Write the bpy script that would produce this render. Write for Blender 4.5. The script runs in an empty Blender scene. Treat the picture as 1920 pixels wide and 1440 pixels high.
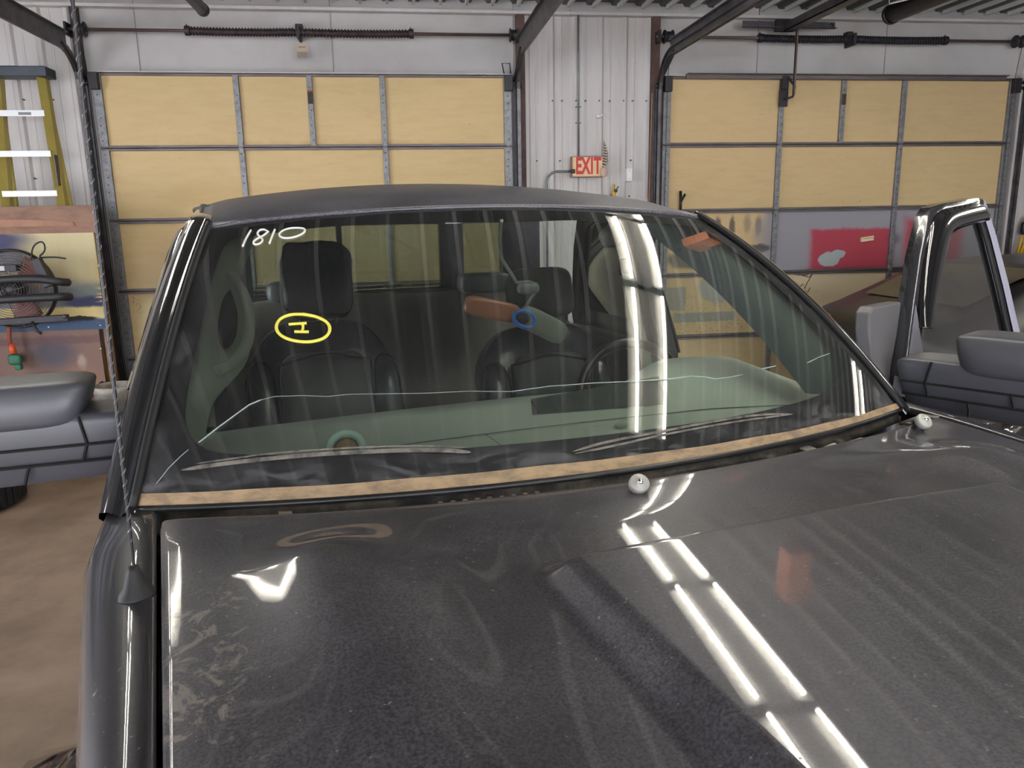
import bpy, bmesh, math, random
import numpy as np
from mathutils import Vector, Matrix
random.seed(4)
SC = bpy.context.scene
COL = SC.collection
R = math.radians
PI = math.pi

# ------------------------------------------------------------------ camera
PITCH, ROLL, YAW, FPX = 0.2141, -0.0181, 0.1372, 1440.0
CAM = Vector((2.5027, 0.0, 1.8063))
fwd = Vector((math.sin(YAW)*math.cos(PITCH), math.cos(YAW)*math.cos(PITCH), -math.sin(PITCH)))
rt = Vector((math.cos(YAW), -math.sin(YAW), 0)); up = rt.cross(fwd)
rt2 = rt*math.cos(ROLL)+up*math.sin(ROLL); up2 = up*math.cos(ROLL)-rt*math.sin(ROLL)
cd = bpy.data.cameras.new('camera'); cam = bpy.data.objects.new('camera', cd); COL.objects.link(cam)
cam.matrix_world = Matrix(((rt2.x, up2.x, -fwd.x, CAM.x), (rt2.y, up2.y, -fwd.y, CAM.y), (rt2.z, up2.z, -fwd.z, CAM.z), (0, 0, 0, 1)))
cd.sensor_fit = 'HORIZONTAL'; cd.sensor_width = 36; cd.lens = 36*FPX/1920; cd.clip_start = 0.03
SC.camera = cam

# ------------------------------------------------------------------ world, light, exposure
w = bpy.data.worlds.new('sky'); SC.world = w; w.use_nodes = True
bg = w.node_tree.nodes['Background']; bg.inputs[0].default_value = (0.90, 0.93, 1.0, 1); bg.inputs[1].default_value = 7.0
SC.view_settings.view_transform = 'Standard'; SC.view_settings.look = 'None'
SC.view_settings.gamma = 1.0; SC.view_settings.exposure = 0.64; SC.view_settings.use_curve_mapping = False
def area(name, loc, size, power, rot=(0, 0, 0), col=(1, .97, .92)):
    l = bpy.data.lights.new(name, 'AREA'); l.shape = 'RECTANGLE'; l.size, l.size_y = size; l.energy = power; l.color = col
    o = bpy.data.objects.new(name, l); COL.objects.link(o); o.location = loc; o.rotation_euler = rot; return o
TUBE_EMIT = 26.0

# ------------------------------------------------------------------ materials
def lin(c):
    c = c/255.0
    return c/12.92 if c <= .04045 else ((c+.055)/1.055)**2.4
def rgb(r, g, b): return (lin(r), lin(g), lin(b), 1)
class NT:
    def __init__(s, m): s.t = m.node_tree; s.n = s.t.nodes; s.l = s.t.links
    def new(s, k, **kw):
        n = s.n.new(k)
        for a, b in kw.items(): setattr(n, a, b)
        return n
    def put(s, sock, v):
        if hasattr(v, 'bl_idname') or hasattr(v, 'is_output'): s.l.new(v, sock)
        elif isinstance(v, (tuple, list)) and len(v) == 3 and sock.type == 'RGBA': sock.default_value = (*v, 1)
        else: sock.default_value = v
    def math(s, op, a, b=0.0, c=None, clamp=False):
        n = s.new('ShaderNodeMath', operation=op, use_clamp=clamp); s.put(n.inputs[0], a); s.put(n.inputs[1], b)
        if c is not None: s.put(n.inputs[2], c)
        return n.outputs[0]
    def mix(s, f, a, b):
        n = s.new('ShaderNodeMix', data_type='RGBA'); s.put(n.inputs[0], f); s.put(n.inputs[6], a); s.put(n.inputs[7], b); return n.outputs[2]
    def coord(s, kind):
        if kind == 'World': return s.new('ShaderNodeNewGeometry').outputs['Position']
        return s.new('ShaderNodeTexCoord').outputs[kind]
    def noise(s, co, scale=5, detail=4, rough=.6, st=(1, 1, 1), dist=0):
        m = s.new('ShaderNodeMapping'); s.l.new(co, m.inputs[0]); m.inputs['Scale'].default_value = st
        n = s.new('ShaderNodeTexNoise'); s.l.new(m.outputs[0], n.inputs['Vector']); n.inputs['Scale'].default_value = scale
        n.inputs['Detail'].default_value = detail; n.inputs['Roughness'].default_value = rough; n.inputs['Distortion'].default_value = dist
        return n.outputs['Fac']
    def ramp(s, f, a, b, lo=0., hi=1.):
        n = s.new('ShaderNodeMapRange', interpolation_type='SMOOTHSTEP'); s.put(n.inputs[0], f)
        for i, v in enumerate((a, b, lo, hi)): n.inputs[i+1].default_value = v
        return n.outputs[0]
    def sep(s, co):
        n = s.new('ShaderNodeSeparateXYZ'); s.l.new(co, n.inputs[0]); return n.outputs
    def bump(s, h, strength=.3, dist=.01):
        n = s.new('ShaderNodeBump'); n.inputs['Strength'].default_value = strength; n.inputs['Distance'].default_value = dist
        s.l.new(h, n.inputs['Height']); return n.outputs[0]
MATS = {}
def mat(name, col, rough=.5, metal=0., coat=0., spec=.5, var=0., vscale=6., vcol=None, vst=(1, 1, 1), bump=0., bscale=60., bst=(1, 1, 1), co='Object', emit=0., alpha=None, coatr=.05):
    if name in MATS: return MATS[name]
    m = bpy.data.materials.new(name); m.use_nodes = True; t = NT(m); p = t.n['Principled BSDF']
    p.inputs['Base Color'].default_value = col; p.inputs['Roughness'].default_value = rough; p.inputs['Metallic'].default_value = metal
    p.inputs['Coat Weight'].default_value = coat; p.inputs['Coat Roughness'].default_value = coatr; p.inputs['Specular IOR Level'].default_value = spec
    c = t.coord(co)
    if var > 0:
        n = t.noise(c, vscale, 5, .65, vst); f = t.ramp(n, .35, .7)
        f = t.math('MULTIPLY', f, var)
        v = vcol or tuple(x*.55 for x in col[:3])+(1,)
        t.l.new(t.mix(f, col, v), p.inputs['Base Color'])
    if bump > 0: t.l.new(t.bump(t.noise(c, bscale, 3, .6, bst), bump, .004), p.inputs['Normal'])
    if emit > 0: p.inputs['Emission Color'].default_value = col; p.inputs['Emission Strength'].default_value = emit
    m['p'] = 1; MATS[name] = m; return m

# ------------------------------------------------------------------ geometry helper
class G:
    def __init__(s): s.v = []; s.f = []; s.uv = {}; s.sm = []
    def add(s, vs, fs, smooth=False, uvs=None):
        b = len(s.v); s.v += [tuple(x) for x in vs]; s.f += [tuple(i+b for i in f) for f in fs]; s.sm += [smooth]*len(fs)
        if uvs:
            for i, u in enumerate(uvs): s.uv[b+i] = u
        return s
    def box(s, a, b):
        x0, y0, z0 = a; x1, y1, z1 = b
        return s.add([(x0, y0, z0), (x1, y0, z0), (x1, y1, z0), (x0, y1, z0), (x0, y0, z1), (x1, y0, z1), (x1, y1, z1), (x0, y1, z1)],
                     [(0, 3, 2, 1), (4, 5, 6, 7), (0, 1, 5, 4), (1, 2, 6, 5), (2, 3, 7, 6), (3, 0, 4, 7)])
    def obox(s, c, size, ax=None):
        c = Vector(c); M = ax or Matrix.Identity(3); h = [x/2 for x in size]; vs = []
        for z in (-1, 1):
            for x, y in ((-1, -1), (1, -1), (1, 1), (-1, 1)): vs.append(c+M @ Vector((x*h[0], y*h[1], z*h[2])))
        return s.add(vs, [(0, 3, 2, 1), (4, 5, 6, 7), (0, 1, 5, 4), (1, 2, 6, 5), (2, 3, 7, 6), (3, 0, 4, 7)])
    def tube(s, path, r, n=8, closed=False, caps=True, flat=1.0, rs=None):
        P = [Vector(p) for p in path]; N = len(P); vs = []; prev = None
        for i, p in enumerate(P):
            a = P[(i-1) % N] if (closed or i > 0) else p; b = P[(i+1) % N] if (closed or i < N-1) else p
            d = (b-a).normalized()
            if prev is None:
                x = Vector((0, 0, 1)) if abs(d.z) < .9 else Vector((1, 0, 0))
                x = (x-d*x.dot(d)).normalized()
            else: x = (prev-d*prev.dot(d)).normalized()
            prev = x; y = d.cross(x); rr = rs[i] if rs else r
            for k in range(n):
                t = 2*PI*k/n; vs.append(p+x*math.cos(t)*rr+y*math.sin(t)*rr*flat)
        fs = []
        for i in range(N if closed else N-1):
            for k in range(n):
                a = i*n+k; b = i*n+(k+1) % n; c = ((i+1) % N)*n; fs.append((a, b, c+(k+1) % n, c+k))
        if caps and not closed: fs += [tuple(range(n))[::-1], tuple((N-1)*n+k for k in range(n))]
        return s.add(vs, fs, n > 5)
    def cyl(s, a, b, r, n=20, r2=None): return s.tube([a, b], r, n, rs=[r, r if r2 is None else r2])
    def lathe(s, prof, c, axis=(0, 0, 1), n=32):
        ax = Vector(axis).normalized(); x = Vector((1, 0, 0)) if abs(ax.x) < .9 else Vector((0, 1, 0)); x = (x-ax*x.dot(ax)).normalized(); y = ax.cross(x); c = Vector(c); vs = []
        for r, h in prof:
            for k in range(n): t = 2*PI*k/n; vs.append(c+ax*h+x*math.cos(t)*r+y*math.sin(t)*r)
        fs = [(i*n+k, i*n+(k+1) % n, (i+1)*n+(k+1) % n, (i+1)*n+k) for i in range(len(prof)-1) for k in range(n)]
        return s.add(vs, fs, True)
    def grid(s, fn, us, vs_, skip=None, smooth=True, uv=False, closeu=False):
        V = []; U = []
        for v in vs_:
            for u in us: V.append(fn(u, v)); U.append((u, v))
        nu = len(us); fs = []
        for j in range(len(vs_)-1):
            for i in range(nu if closeu else nu-1):
                i2 = (i+1) % nu
                if skip and skip((us[i]+us[i2])/2, (vs_[j]+vs_[j+1])/2): continue
                fs.append((j*nu+i, j*nu+i2, (j+1)*nu+i2, (j+1)*nu+i))
        return s.add(V, fs, smooth, U if uv else None)
    def prism(s, outline, off, smooth=False):
        n = len(outline); off = Vector(off); a = [Vector(p) for p in outline]
        return s.add(a+[p+off for p in a], [tuple(range(n)), tuple(range(2*n-1, n-1, -1))]+[(i, n+i, n+(i+1) % n, (i+1) % n) for i in range(n)], smooth)
    def ball(s, c, size, ax=None, e=.5, nu=20, nv=12, deform=None):
        """superellipsoid: a rounded block; e small = boxy, 1 = ellipsoid"""
        c = Vector(c); M = ax or Matrix.Identity(3); vs = []
        pw = lambda x: math.copysign(abs(x)**e, x)
        for j in range(nv+1):
            ph = -PI/2+PI*j/nv
            for i in range(nu):
                th = 2*PI*i/nu+PI/nu
                q = Vector((pw(math.cos(ph))*pw(math.cos(th))*size[0]/2, pw(math.cos(ph))*pw(math.sin(th))*size[1]/2, pw(math.sin(ph))*size[2]/2))
                if deform: q = Vector(deform(q))
                vs.append(c+M @ q)
        fs = [(j*nu+i, j*nu+(i+1) % nu, (j+1)*nu+(i+1) % nu, (j+1)*nu+i) for j in range(nv) for i in range(nu)]
        return s.add(vs, fs, True)
def ls(a, b, n): return [a+(b-a)*i/(n-1) for i in range(n)]

ROOTINV = {}
def empty(name, loc=(0, 0, 0), rotz=0., label=None, cat=None, group=None):
    o = bpy.data.objects.new(name, None); COL.objects.link(o); o.location = loc; o.rotation_euler = (0, 0, rotz)
    o.empty_display_size = .1
    o['_inv'] = 1; ROOTINV[o.name] = (Matrix.Translation(Vector(loc)) @ Matrix.Rotation(rotz, 4, 'Z')).inverted()
    if label: o['label'] = label
    if cat: o['category'] = cat
    if group: o['group'] = group
    del o['_inv']
    return o
def build(name, g, m, parent=None, local=False, label=None, cat=None, group=None, kind=None, bevel=0., solid=0., sub=0, auto=None, origin=None):
    """one mesh object; g's coordinates are world unless local=True (already in its root's frame)"""
    me = bpy.data.meshes.new(name)
    root = parent
    while root is not None and root.parent: root = root.parent
    vs = g.v
    if root is not None and not local and root.name in ROOTINV:
        M = ROOTINV[root.name]; vs = [tuple(M @ Vector(v)) for v in vs]
    if origin is not None: vs = [tuple(Vector(v)-Vector(origin)) for v in vs]
    me.from_pydata(vs, [], g.f)
    bm = bmesh.new(); bm.from_mesh(me); 
    if not g.uv: bmesh.ops.remove_doubles(bm, verts=bm.verts, dist=1e-6); bmesh.ops.recalc_face_normals(bm, faces=bm.faces); 
    bm.to_mesh(me); bm.free()
    sm = any(g.sm)
    if sm:
        if len(me.polygons) == len(g.sm): me.polygons.foreach_set('use_smooth', g.sm)
        else: me.polygons.foreach_set('use_smooth', [True]*len(me.polygons))
    if g.uv:
        ul = me.uv_layers.new(name='UVMap')
        for l in me.loops: ul.data[l.index].uv = g.uv.get(l.vertex_index, (0, 0))
    ms = m if isinstance(m, (list, tuple)) else [m]
    for x in ms: me.materials.append(x)
    o = bpy.data.objects.new(name, me); COL.objects.link(o)
    if parent is not None: o.parent = parent
    if origin is not None: o.location = origin
    if label: o['label'] = label
    if cat: o['category'] = cat
    if group: o['group'] = group
    if kind: o['kind'] = kind
    if solid: md = o.modifiers.new('s', 'SOLIDIFY'); md.thickness = solid; md.offset = -1
    if bevel: md = o.modifiers.new('b', 'BEVEL'); md.width = bevel; md.segments = 2; md.limit_method = 'ANGLE'
    if sub: md = o.modifiers.new('u', 'SUBSURF'); md.levels = sub; md.render_levels = sub
    return o
def copy_tree(o, parent=None):
    c = o.copy(); COL.objects.link(c); c.parent = parent
    for ch in [x for x in bpy.data.objects if x.parent == o]: copy_tree(ch, c)
    return c
def text(name, body, size, mtx, m, parent, extrude=.002, sx=1., local=False):
    cu = bpy.data.curves.new(name, 'FONT'); cu.body = body; cu.size = size; cu.extrude = extrude; cu.offset = .006 if size > .1 else 0; cu.align_x = 'CENTER'; cu.align_y = 'CENTER'
    ob = bpy.data.objects.new(name, cu); COL.objects.link(ob); dg = bpy.context.evaluated_depsgraph_get(); me = bpy.data.meshes.new_from_object(ob.evaluated_get(dg))
    bpy.data.objects.remove(ob)
    g = G(); g.add([mtx @ Vector((v.co.x*sx, v.co.y, v.co.z)) for v in me.vertices], [tuple(p.vertices) for p in me.polygons])
    return build(name, g, m, parent, local=local)
def ss(a, b, x):
    t = min(1, max(0, (x-a)/(b-a))); return t*t*(3-2*t)
def layered(name, base, layers, rough=.7, axes=(0, 2), grain=None, co='World', wob=.06, nscale=7., bump=0.):
    """a painted or stained surface: base colour plus sprayed / brushed patches (x, z, rx, rz, soft, colour, strength, shape)"""
    m = mat(name, base, rough); t = NT(m); p = t.n['Principled BSDF']; c = t.coord(co); xyz = t.sep(c)
    n1 = t.noise(c, nscale, 5, .6); n2 = t.noise(c, nscale*1.3, 5, .6, (1.1, 1, .9))
    X = t.math('ADD', xyz[axes[0]], t.math('MULTIPLY', t.math('SUBTRACT', n1, .5), wob*2)); Z = t.math('ADD', xyz[axes[1]], t.math('MULTIPLY', t.math('SUBTRACT', n2, .5), wob*2))
    cur = None
    if grain:
        gs, gcol, gf = grain; f = t.math('MULTIPLY', t.ramp(t.noise(c, 3, 6, .7, gs), .38, .72), gf); cur = t.mix(f, base, gcol)
    else:
        f = t.math('MULTIPLY', t.ramp(t.noise(c, 2.2, 5, .6), .4, .7), .25); cur = t.mix(f, base, tuple(x*.8 for x in base[:3])+(1,))
    for (x, z, rx, rz, soft, col, st, sh) in layers:
        dx = t.math('DIVIDE', t.math('ABSOLUTE', t.math('SUBTRACT', X, x)), rx); dz = t.math('DIVIDE', t.math('ABSOLUTE', t.math('SUBTRACT', Z, z)), rz)
        if sh == 'e': d = t.math('SQRT', t.math('ADD', t.math('MULTIPLY', dx, dx), t.math('MULTIPLY', dz, dz)))
        else: d = t.math('MAXIMUM', dx, dz)
        k = t.math('MULTIPLY', t.ramp(d, 1-soft, 1+soft*.3, 1, 0), st)
        if sh == 's':   # speckled
            k = t.math('MULTIPLY', k, t.ramp(t.noise(c, 70, 3, .6), .58, .63))
        cur = t.mix(k, cur, col)
    # small scuffs
    sc = t.math('MULTIPLY', t.ramp(t.noise(c, 9, 6, .75, (1, 1, 2.5)), .63, .7), .35)
    cur = t.mix(sc, cur, tuple(x*.55 for x in base[:3])+(1,))
    t.l.new(cur, p.inputs['Base Color'])
    if bump: t.l.new(t.bump(t.noise(c, 40, 3), bump, .004), p.inputs['Normal'])
    return m

D = 7.265
CE = 3.66
# ------------------------------------------------------------------ common materials
WOOD = rgb(203, 177, 130); PANG = ((1.2, 1, 6), rgb(184, 156, 112), .4)
M_plaster = mat('white_header_paint', rgb(182, 179, 178), .8, var=.5, vscale=1.5, vcol=rgb(158, 152, 150), co='World')
M_siding = mat('white_siding', rgb(196, 192, 190), .45, var=.5, vscale=2, vst=(3, 1, .35), vcol=rgb(168, 160, 156), co='World')
M_deck = mat('ceiling_deck', rgb(104, 106, 108), .55, metal=.3, var=.5, vscale=3, co='World')
M_floor = mat('concrete', rgb(158, 136, 116), .5, var=.8, vscale=1.6, vcol=rgb(112, 94, 80), bump=.15, bscale=30, co='World')
M_rust = mat('rusty_steel', rgb(92, 68, 61), .7, var=.8, vscale=8, vcol=rgb(60, 44, 42), co='World')
M_track = mat('galvanised_track', rgb(104, 102, 106), .42, metal=.75, var=.7, vscale=9, vcol=rgb(62, 60, 62), co='World')
M_galv = mat('galvanised_stile', rgb(134, 135, 138), .5, metal=.45, var=.7, vscale=22, vcol=rgb(96, 96, 98), co='World')
M_rail = mat('grey_rail', rgb(112, 104, 104), .5, metal=.5, var=.6, vscale=12, vst=(.4, 1, 4), vcol=rgb(74, 66, 66), co='World')
M_dark = mat('dark_iron', rgb(52, 50, 54), .5, metal=.5, var=.6, vscale=14, co='World')
M_spring = mat('spring_steel', rgb(66, 52, 54), .55, metal=.3, var=.7, vscale=14, vcol=rgb(40, 32, 34), co='World')
M_springd = mat('black_spring_steel', rgb(44, 44, 50), .5, metal=.4, var=.6, vscale=14, co='World')
M_shaft = mat('brown_shaft', rgb(104, 88, 84), .5, metal=.4, var=.5, co='World')
M_black = mat('black_void', rgb(12, 12, 13), .8)
M_white = mat('white_plastic', rgb(228, 228, 226), .5)
M_screw = mat('screw_grey', rgb(110, 106, 102), .5, metal=.5)

# ------------------------------------------------------------------ setting
XL, XR, YF = -3.4, 12.4, -5.6
build('floor', G().box((XL, YF-6, -.1), (XR, D+.1, 0)), M_floor, kind='structure')
wb = G(); wb.box((XL, D+.06, 0), (XR, D+.2, CE+.1)); wall_back = build('wall_back', wb, M_plaster, kind='structure')
def corr(x0, x1, z0, z1, y, pitch=.2286, dep=.022, axis='x', ph=0.):
    """trapezoid-ribbed sheet facing -y"""
    g = G(); pts = []; x = x0
    while x < x1-1e-6:
        for dx, dy in ((0, 0), (.02, dep), (.05, dep), (.07, 0), (.115, 0), (.12, .004), (.135, .004), (.14, 0)):
            if x+dx <= x1: pts.append((x+dx, dy))
        x += pitch
    pts.append((x1, 0)); vs = []
    for x, d in pts: vs += [(x, y-d, z0), (x, y-d, z1)]
    return g.add(vs, [(2*i, 2*i+1, 2*i+3, 2*i+2) for i in range(len(pts)-1)])
for nm, a, b in (('left', XL, -.07), ('middle', 3.66, 4.86), ('right', 8.68, XR)):
    o = build('siding_sheet', corr(a, b, .0, CE-.06, D+.055), M_siding, wall_back)
g = G()
for zz, xs in ((2.84, (3.93, 4.02, 4.15, 4.24, 4.37, 4.47, 4.60, 4.69, 4.82)), (2.31, (3.78, 4.00, 4.23, 4.45, 4.68)), (1.98, (4.22, 4.67))):
    for x in xs: g.cyl((x, D+.05, zz), (x, D+.018, zz), .007, 8)
for zz in (2.84, 2.2, 1.6):
    for i in range(8): g.cyl((-.12-i*.2286, D+.05, zz), (-.12-i*.2286, D+.02, zz), .007, 8)
build('screw_heads', g, M_screw, wall_back, kind='stuff')
g = G(); g.box((XL, D-.03, CE-.1), (XR, D+.05, CE-.075)); build('trim_1', g, M_siding, kind='structure')
# dry-wall style joints of the header
g = G()
for x in (.37, 1.98, 3.58, 5.9, 7.2): g.box((x, D+.052, 3.06), (x+.004, D+.062, CE))
build('header_joint', g, mat('joint_grey', rgb(140, 134, 132), .8), wall_back, kind='stuff')
# jamb posts
g = G(); g.box((3.60, D-.01, 0), (3.675, D+.06, CE-.1)); build('door_jamb', g, M_rust, wall_back)
g = G(); g.box((4.855, D-.01, 0), (4.93, D+.06, CE-.1)); build('door_jamb', g, M_rust, wall_back)
g = G(); g.box((-.115, D-.01, 0), (-.06, D+.06, CE-.1)); build('door_jamb', g, M_spring, wall_back)
g = G(); g.box((8.62, D-.03, 0), (8.69, D+.06, CE-.1)); build('door_jamb', g, M_siding, wall_back)
# flashing edge below the middle siding, dark shelf
g = G(); g.box((4.4, D-.02, 1.93), (4.84, D+.03, 1.955)); build('trim_2', g, M_siding, kind='structure')
g = G(); g.box((XL-.1, YF, 0), (XL, .2, CE+.1)); g.box((XL-.1, 3.8, 0), (XL, D+.1, CE+.1)); g.box((XL-.1, .2, 2.5), (XL, 3.8, CE+.1)); build('wall_left', g, M_siding, kind='structure')
build('wall_right', G().box((XR, YF, 0), (XR+.1, D+.1, CE+.1)), M_siding, kind='structure')
g = G(); g.box((XL, YF-.1, 0), (-2.6, YF, CE+.1)); g.box((2.2, YF-.1, 0), (3.1, YF, CE+.1)); g.box((7.9, YF-.1, 0), (XR, YF, CE+.1)); g.box((-2.6, YF-.1, 3.2), (2.2, YF, CE+.1)); g.box((3.1, YF-.1, 3.2), (7.9, YF, CE+.1))
build('wall_front', g, M_siding, kind='structure')
# ceiling: ribbed steel deck, ribs running from the back wall towards the front
g = G(); pts = []; x = XL
while x < XR:
    for dx, dz in ((0, 0), (.10, 0), (.12, -.028), (.205, -.028)): pts.append((x+dx, dz))
    x += .2286
vs = []
for x, d in pts: vs += [(x, YF, CE+d+.03), (x, D+.1, CE+d+.03)]
g.add(vs, [(2*i, 2*i+1, 2*i+3, 2*i+2) for i in range(len(pts)-1)]); g.box((XL, YF, CE+.06), (XR, D+.1, CE+.12))
ceil_o = build('ceiling', g, M_deck, kind='structure')
x = XL+.16; k = 0; M_seam = mat('bare_deck_rib', rgb(205, 205, 200), .5)
while x < XR-.1:
    g = G(); g.box((x-.011, YF+.02, CE-.036), (x+.011, D, CE-.0)); build('deck_rib', g, M_seam, ceil_o); x += .2286

# ------------------------------------------------------------------ garage doors
SEC = .6096; ZT = 3.048
W = lambda r, g, b: rgb(r, g, b)
GREY = rgb(144, 142, 149); RED = rgb(168, 60, 76); PALE = rgb(160, 170, 168)
panelL = layered('plywood_left', WOOD, [(.55, 1.22, .5, .5, .7, rgb(176, 156, 130), .5, 'e'), (.62, 1.62, .10, .10, .6, rgb(150, 160, 185), .75, 'e'), (.35, .9, .25, .3, .3, rgb(214, 200, 160), .8, 'e'), (.9, 2.05, .5, .14, .6, rgb(186, 158, 108), .5, 'e'),
    (2.0, 2.45, 1.4, .05, .8, rgb(178, 150, 104), .5, 'b'), (.3, .5, .3, .15, .3, rgb(120, 70, 70), .3, 's'), (.14, 1.1, .05, .1, .5, rgb(120, 90, 60), .8, 's')], grain=PANG)
panelR = layered('plywood_right', rgb(201, 175, 130), [
    (8.0, 1.5, 2.0, .335, .12, GREY, .97, 'b'), (7.0, 1.5, 1.0, .33, .1, GREY, .95, 'b'),
    (6.75, .905, .66, .315, .05, rgb(214, 198, 166), .97, 'b'),
    (6.97, 1.43, .47, .215, .16, RED, 1., 'b'), (7.86, 1.42, .36, .33, .3, RED, .97, 'b'), (7.65, .95, .45, .25, .3, RED, .9, 'e'),
    (6.73, 1.335, .12, .075, .1, PALE, 1., 'e'), (6.83, 1.385, .08, .045, .1, PALE, 1., 'e'),
    (7.42, 1.52, .10, .07, .7, rgb(80, 60, 72), .6, 'e'), (6.9, 1.235, .5, .03, .8, rgb(100, 50, 70), .4, 'b'),
    (5.55, 1.68, .045, .1, .5, rgb(70, 62, 66), .85, 'e'), (5.70, 1.68, .035, .12, .5, rgb(74, 66, 68), .85, 'e'), (5.85, 1.70, .05, .12, .8, rgb(110, 100, 100), .6, 'e'), (5.97, 1.68, .04, .11, .6, rgb(84, 80, 82), .8, 'e'), (6.0, 1.6, .12, .2, .8, rgb(140, 134, 136), .6, 'e'),
    (5.98, 1.46, .14, .05, .4, rgb(66, 66, 72), .9, 'e'), (6.0, 1.33, .3, .12, .7, GREY, .8, 'e'), (5.5, 1.5, .3, .1, .8, rgb(160, 155, 160), .5, 'e'),
    (5.3, 1.37, .28, .10, .3, rgb(84, 84, 84), .85, 'e'), (5.6, 1.08, .24, .16, .25, rgb(150, 154, 148), .85, 'e'), (5.15, .99, .10, .12, .12, rgb(140, 142, 136), .8, 'b'), (5.45, .80, .34, .05, .15, rgb(140, 142, 134), .9, 'b'),
    (5.55, .80, .6, .25, .3, rgb(110, 96, 70), .6, 's'), (6.45, 1.2, .10, .022, .5, rgb(90, 80, 76), .9, 'e'),
    (6.9, 1.9, .25, .012, .5, rgb(130, 112, 88), .6, 's'), (6.2, 2.3, .16, .04, .6, rgb(150, 130, 96), .5, 's')], grain=PANG, wob=.028, nscale=9.)
def garage_door(name, xs, extra, panel_m, x0, x1, label):
    root = empty(name, ((x0+x1)/2, D, 0)); root['kind'] = 'structure'
    st = G()
    for k in range(5):
        zt = ZT-k*SEC; zb = zt-SEC
        cols = sorted(xs+([extra] if k == 0 else []))
        for i in range(len(cols)-1):
            g = G(); g.box((cols[i], D-.004, zb+.02), (cols[i+1], D+.012, zt-.02)); build('panel', g, panel_m, root)
        # rails of the section: top and bottom edges with a dark seam between
        g = G(); g.box((x0, D-.03, zt-.022), (x1, D+.012, zt-.004)); build('rail', g, M_rail, root, bevel=.002)
        g = G(); g.box((x0, D-.03, zb+.003), (x1, D+.012, zb+.022)); build('rail', g, M_rail, root, bevel=.002)
        for j, c in enumerate(cols):
            e = (j == 0 or j == len(cols)-1); hw = .036 if e else .024
            c2 = c+(hw if j == 0 else (-hw if j == len(cols)-1 else 0))
            g = G(); g.box((c2-hw, D-.034, zb+.012), (c2+hw, D-.003, zt-.012))
            build('stile', g, M_galv, root, bevel=.004)
            for h in range(9):
                if random.random() < .8: zc = zb+.06+h*.062; st.cyl((c2+random.choice((-.008, 0, .008)), D-.0335, zc), (c2, D-.037, zc), .0042, 6)
            if k > 0 and j > 0:
                g = G(); g.box((c2-.018, D-.042, zt-.05), (c2+.018, D-.033, zt+.05)); g.cyl((c2-.022, D-.045, zt), (c2+.022, D-.045, zt), .009, 8)
                build('hinge', g, M_galv, root, bevel=.003)
    build('rivets', st, M_dark, root, kind='stuff')
    g = G(); g.box((x0, D-.035, 3.05), (x1, D+.01, 3.058)); build('top_strip', g, M_siding, root)
    for s, x in ((1, x0+.03), (-1, x1-.03)):
        g = G(); g.box((x-.035, D-.09, ZT-.14), (x+.035, D-.03, ZT-.005)); g.cyl((x-.05*s, D-.06, ZT-.09), (x-.12*s, D-.06, ZT-.09), .012, 8); g.cyl((x-.085*s, D-.06, ZT-.09), (x-.115*s, D-.06, ZT-.09), .024, 12)
        build('roller_bracket', g, M_dark, root, bevel=.004)
    return root
dl = garage_door('door_1', [0.0, 1.16, 2.40, 3.545], 1.775, panelL, 0., 3.545, '')
drr = garage_door('door_2', [4.966, 6.13, 7.385, 8.575], 6.755, panelR, 4.966, 8.575, '')
g = G(); g.box((1.755, D-.037, 2.80), (1.797, D-.033, 2.90)); build('cloth_patch', g, mat('dark_patch', rgb(62, 56, 52), .8), dl)
g = G(); g.box((1.754, D-.0375, 2.90), (1.797, D-.033, 2.915)); build('red_tape', g, mat('faded_red_tape', rgb(160, 72, 56), .7), dl)
g = G(); g.box((6.733, D-.037, 2.80), (6.777, D-.033, 2.90)); build('cloth_patch', g, MATS['dark_patch'], drr)
# strengthening strut along the top of the right door
g = G(); g.box((5.17, D-.075, 3.022), (8.42, D-.03, 3.066)); g.box((5.17, D-.11, 3.058), (8.42, D-.07, 3.066)); build('strut', g, M_rail, drr, bevel=.003)
g = G(); g.box((6.10, D-.09, 2.93), (6.16, D-.03, 3.05)); g.box((6.09, D-.07, 2.78), (6.17, D-.034, 2.93)); g.tube([(6.15, D-.09, 3.03), (6.20, D-.13, 2.95), (6.19, D-.12, 2.86), (6.13, D-.1, 2.84)], .012, 8); build('lock_bracket', g, M_dark, drr, bevel=.004)
g = G(); g.tube([(3.48, D-.03, 3.06), (3.46, D-.06, 3.14), (3.53, D-.06, 3.14), (3.54, D-.03, 3.06)], .006, 6); build('cable_hook', g, M_dark, dl)
g = G(); g.prism([(7.05, D-.0355, 1.50), (7.18, D-.0355, 1.515), (7.18, D-.0355, 1.56), (7.05, D-.0355, 1.545)], (0, .03, 0))
mt = build('masking_tape', g, mat('masking_tape', rgb(220, 200, 160), .7), None, label='strip of cream masking tape stuck across the red sprayed patch of the right garage door', cat='tape')
g = G()
for i in range(10): g.tube([(7.065+i*.011, D-.037, 1.532+.001*i+.004*math.sin(i*2)), (7.076+i*.011, D-.037, 1.533+.001*i+.005*math.sin(i*2+2))], .0015, 4)
build('pencil_scribble', g, M_dark, mt, kind='stuff')
# hand scratches / pencil marks on the lower right panel
g = G()
for P in ([(6.50, .98), (6.62, 1.10), (6.66, 1.02), (6.58, .86)], [(6.62, 1.18), (6.68, 1.16), (6.72, 1.2), (6.66, 1.1), (6.64, 1.05)], [(6.70, 1.06), (6.66, .98), (6.60, .84)]):
    g.tube([(x-.15, D-.005, z) for x, z in P], .004, 5)
build('pencil_mark', g, mat('pencil', rgb(84, 74, 70), .8), drr, kind='stuff')

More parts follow.
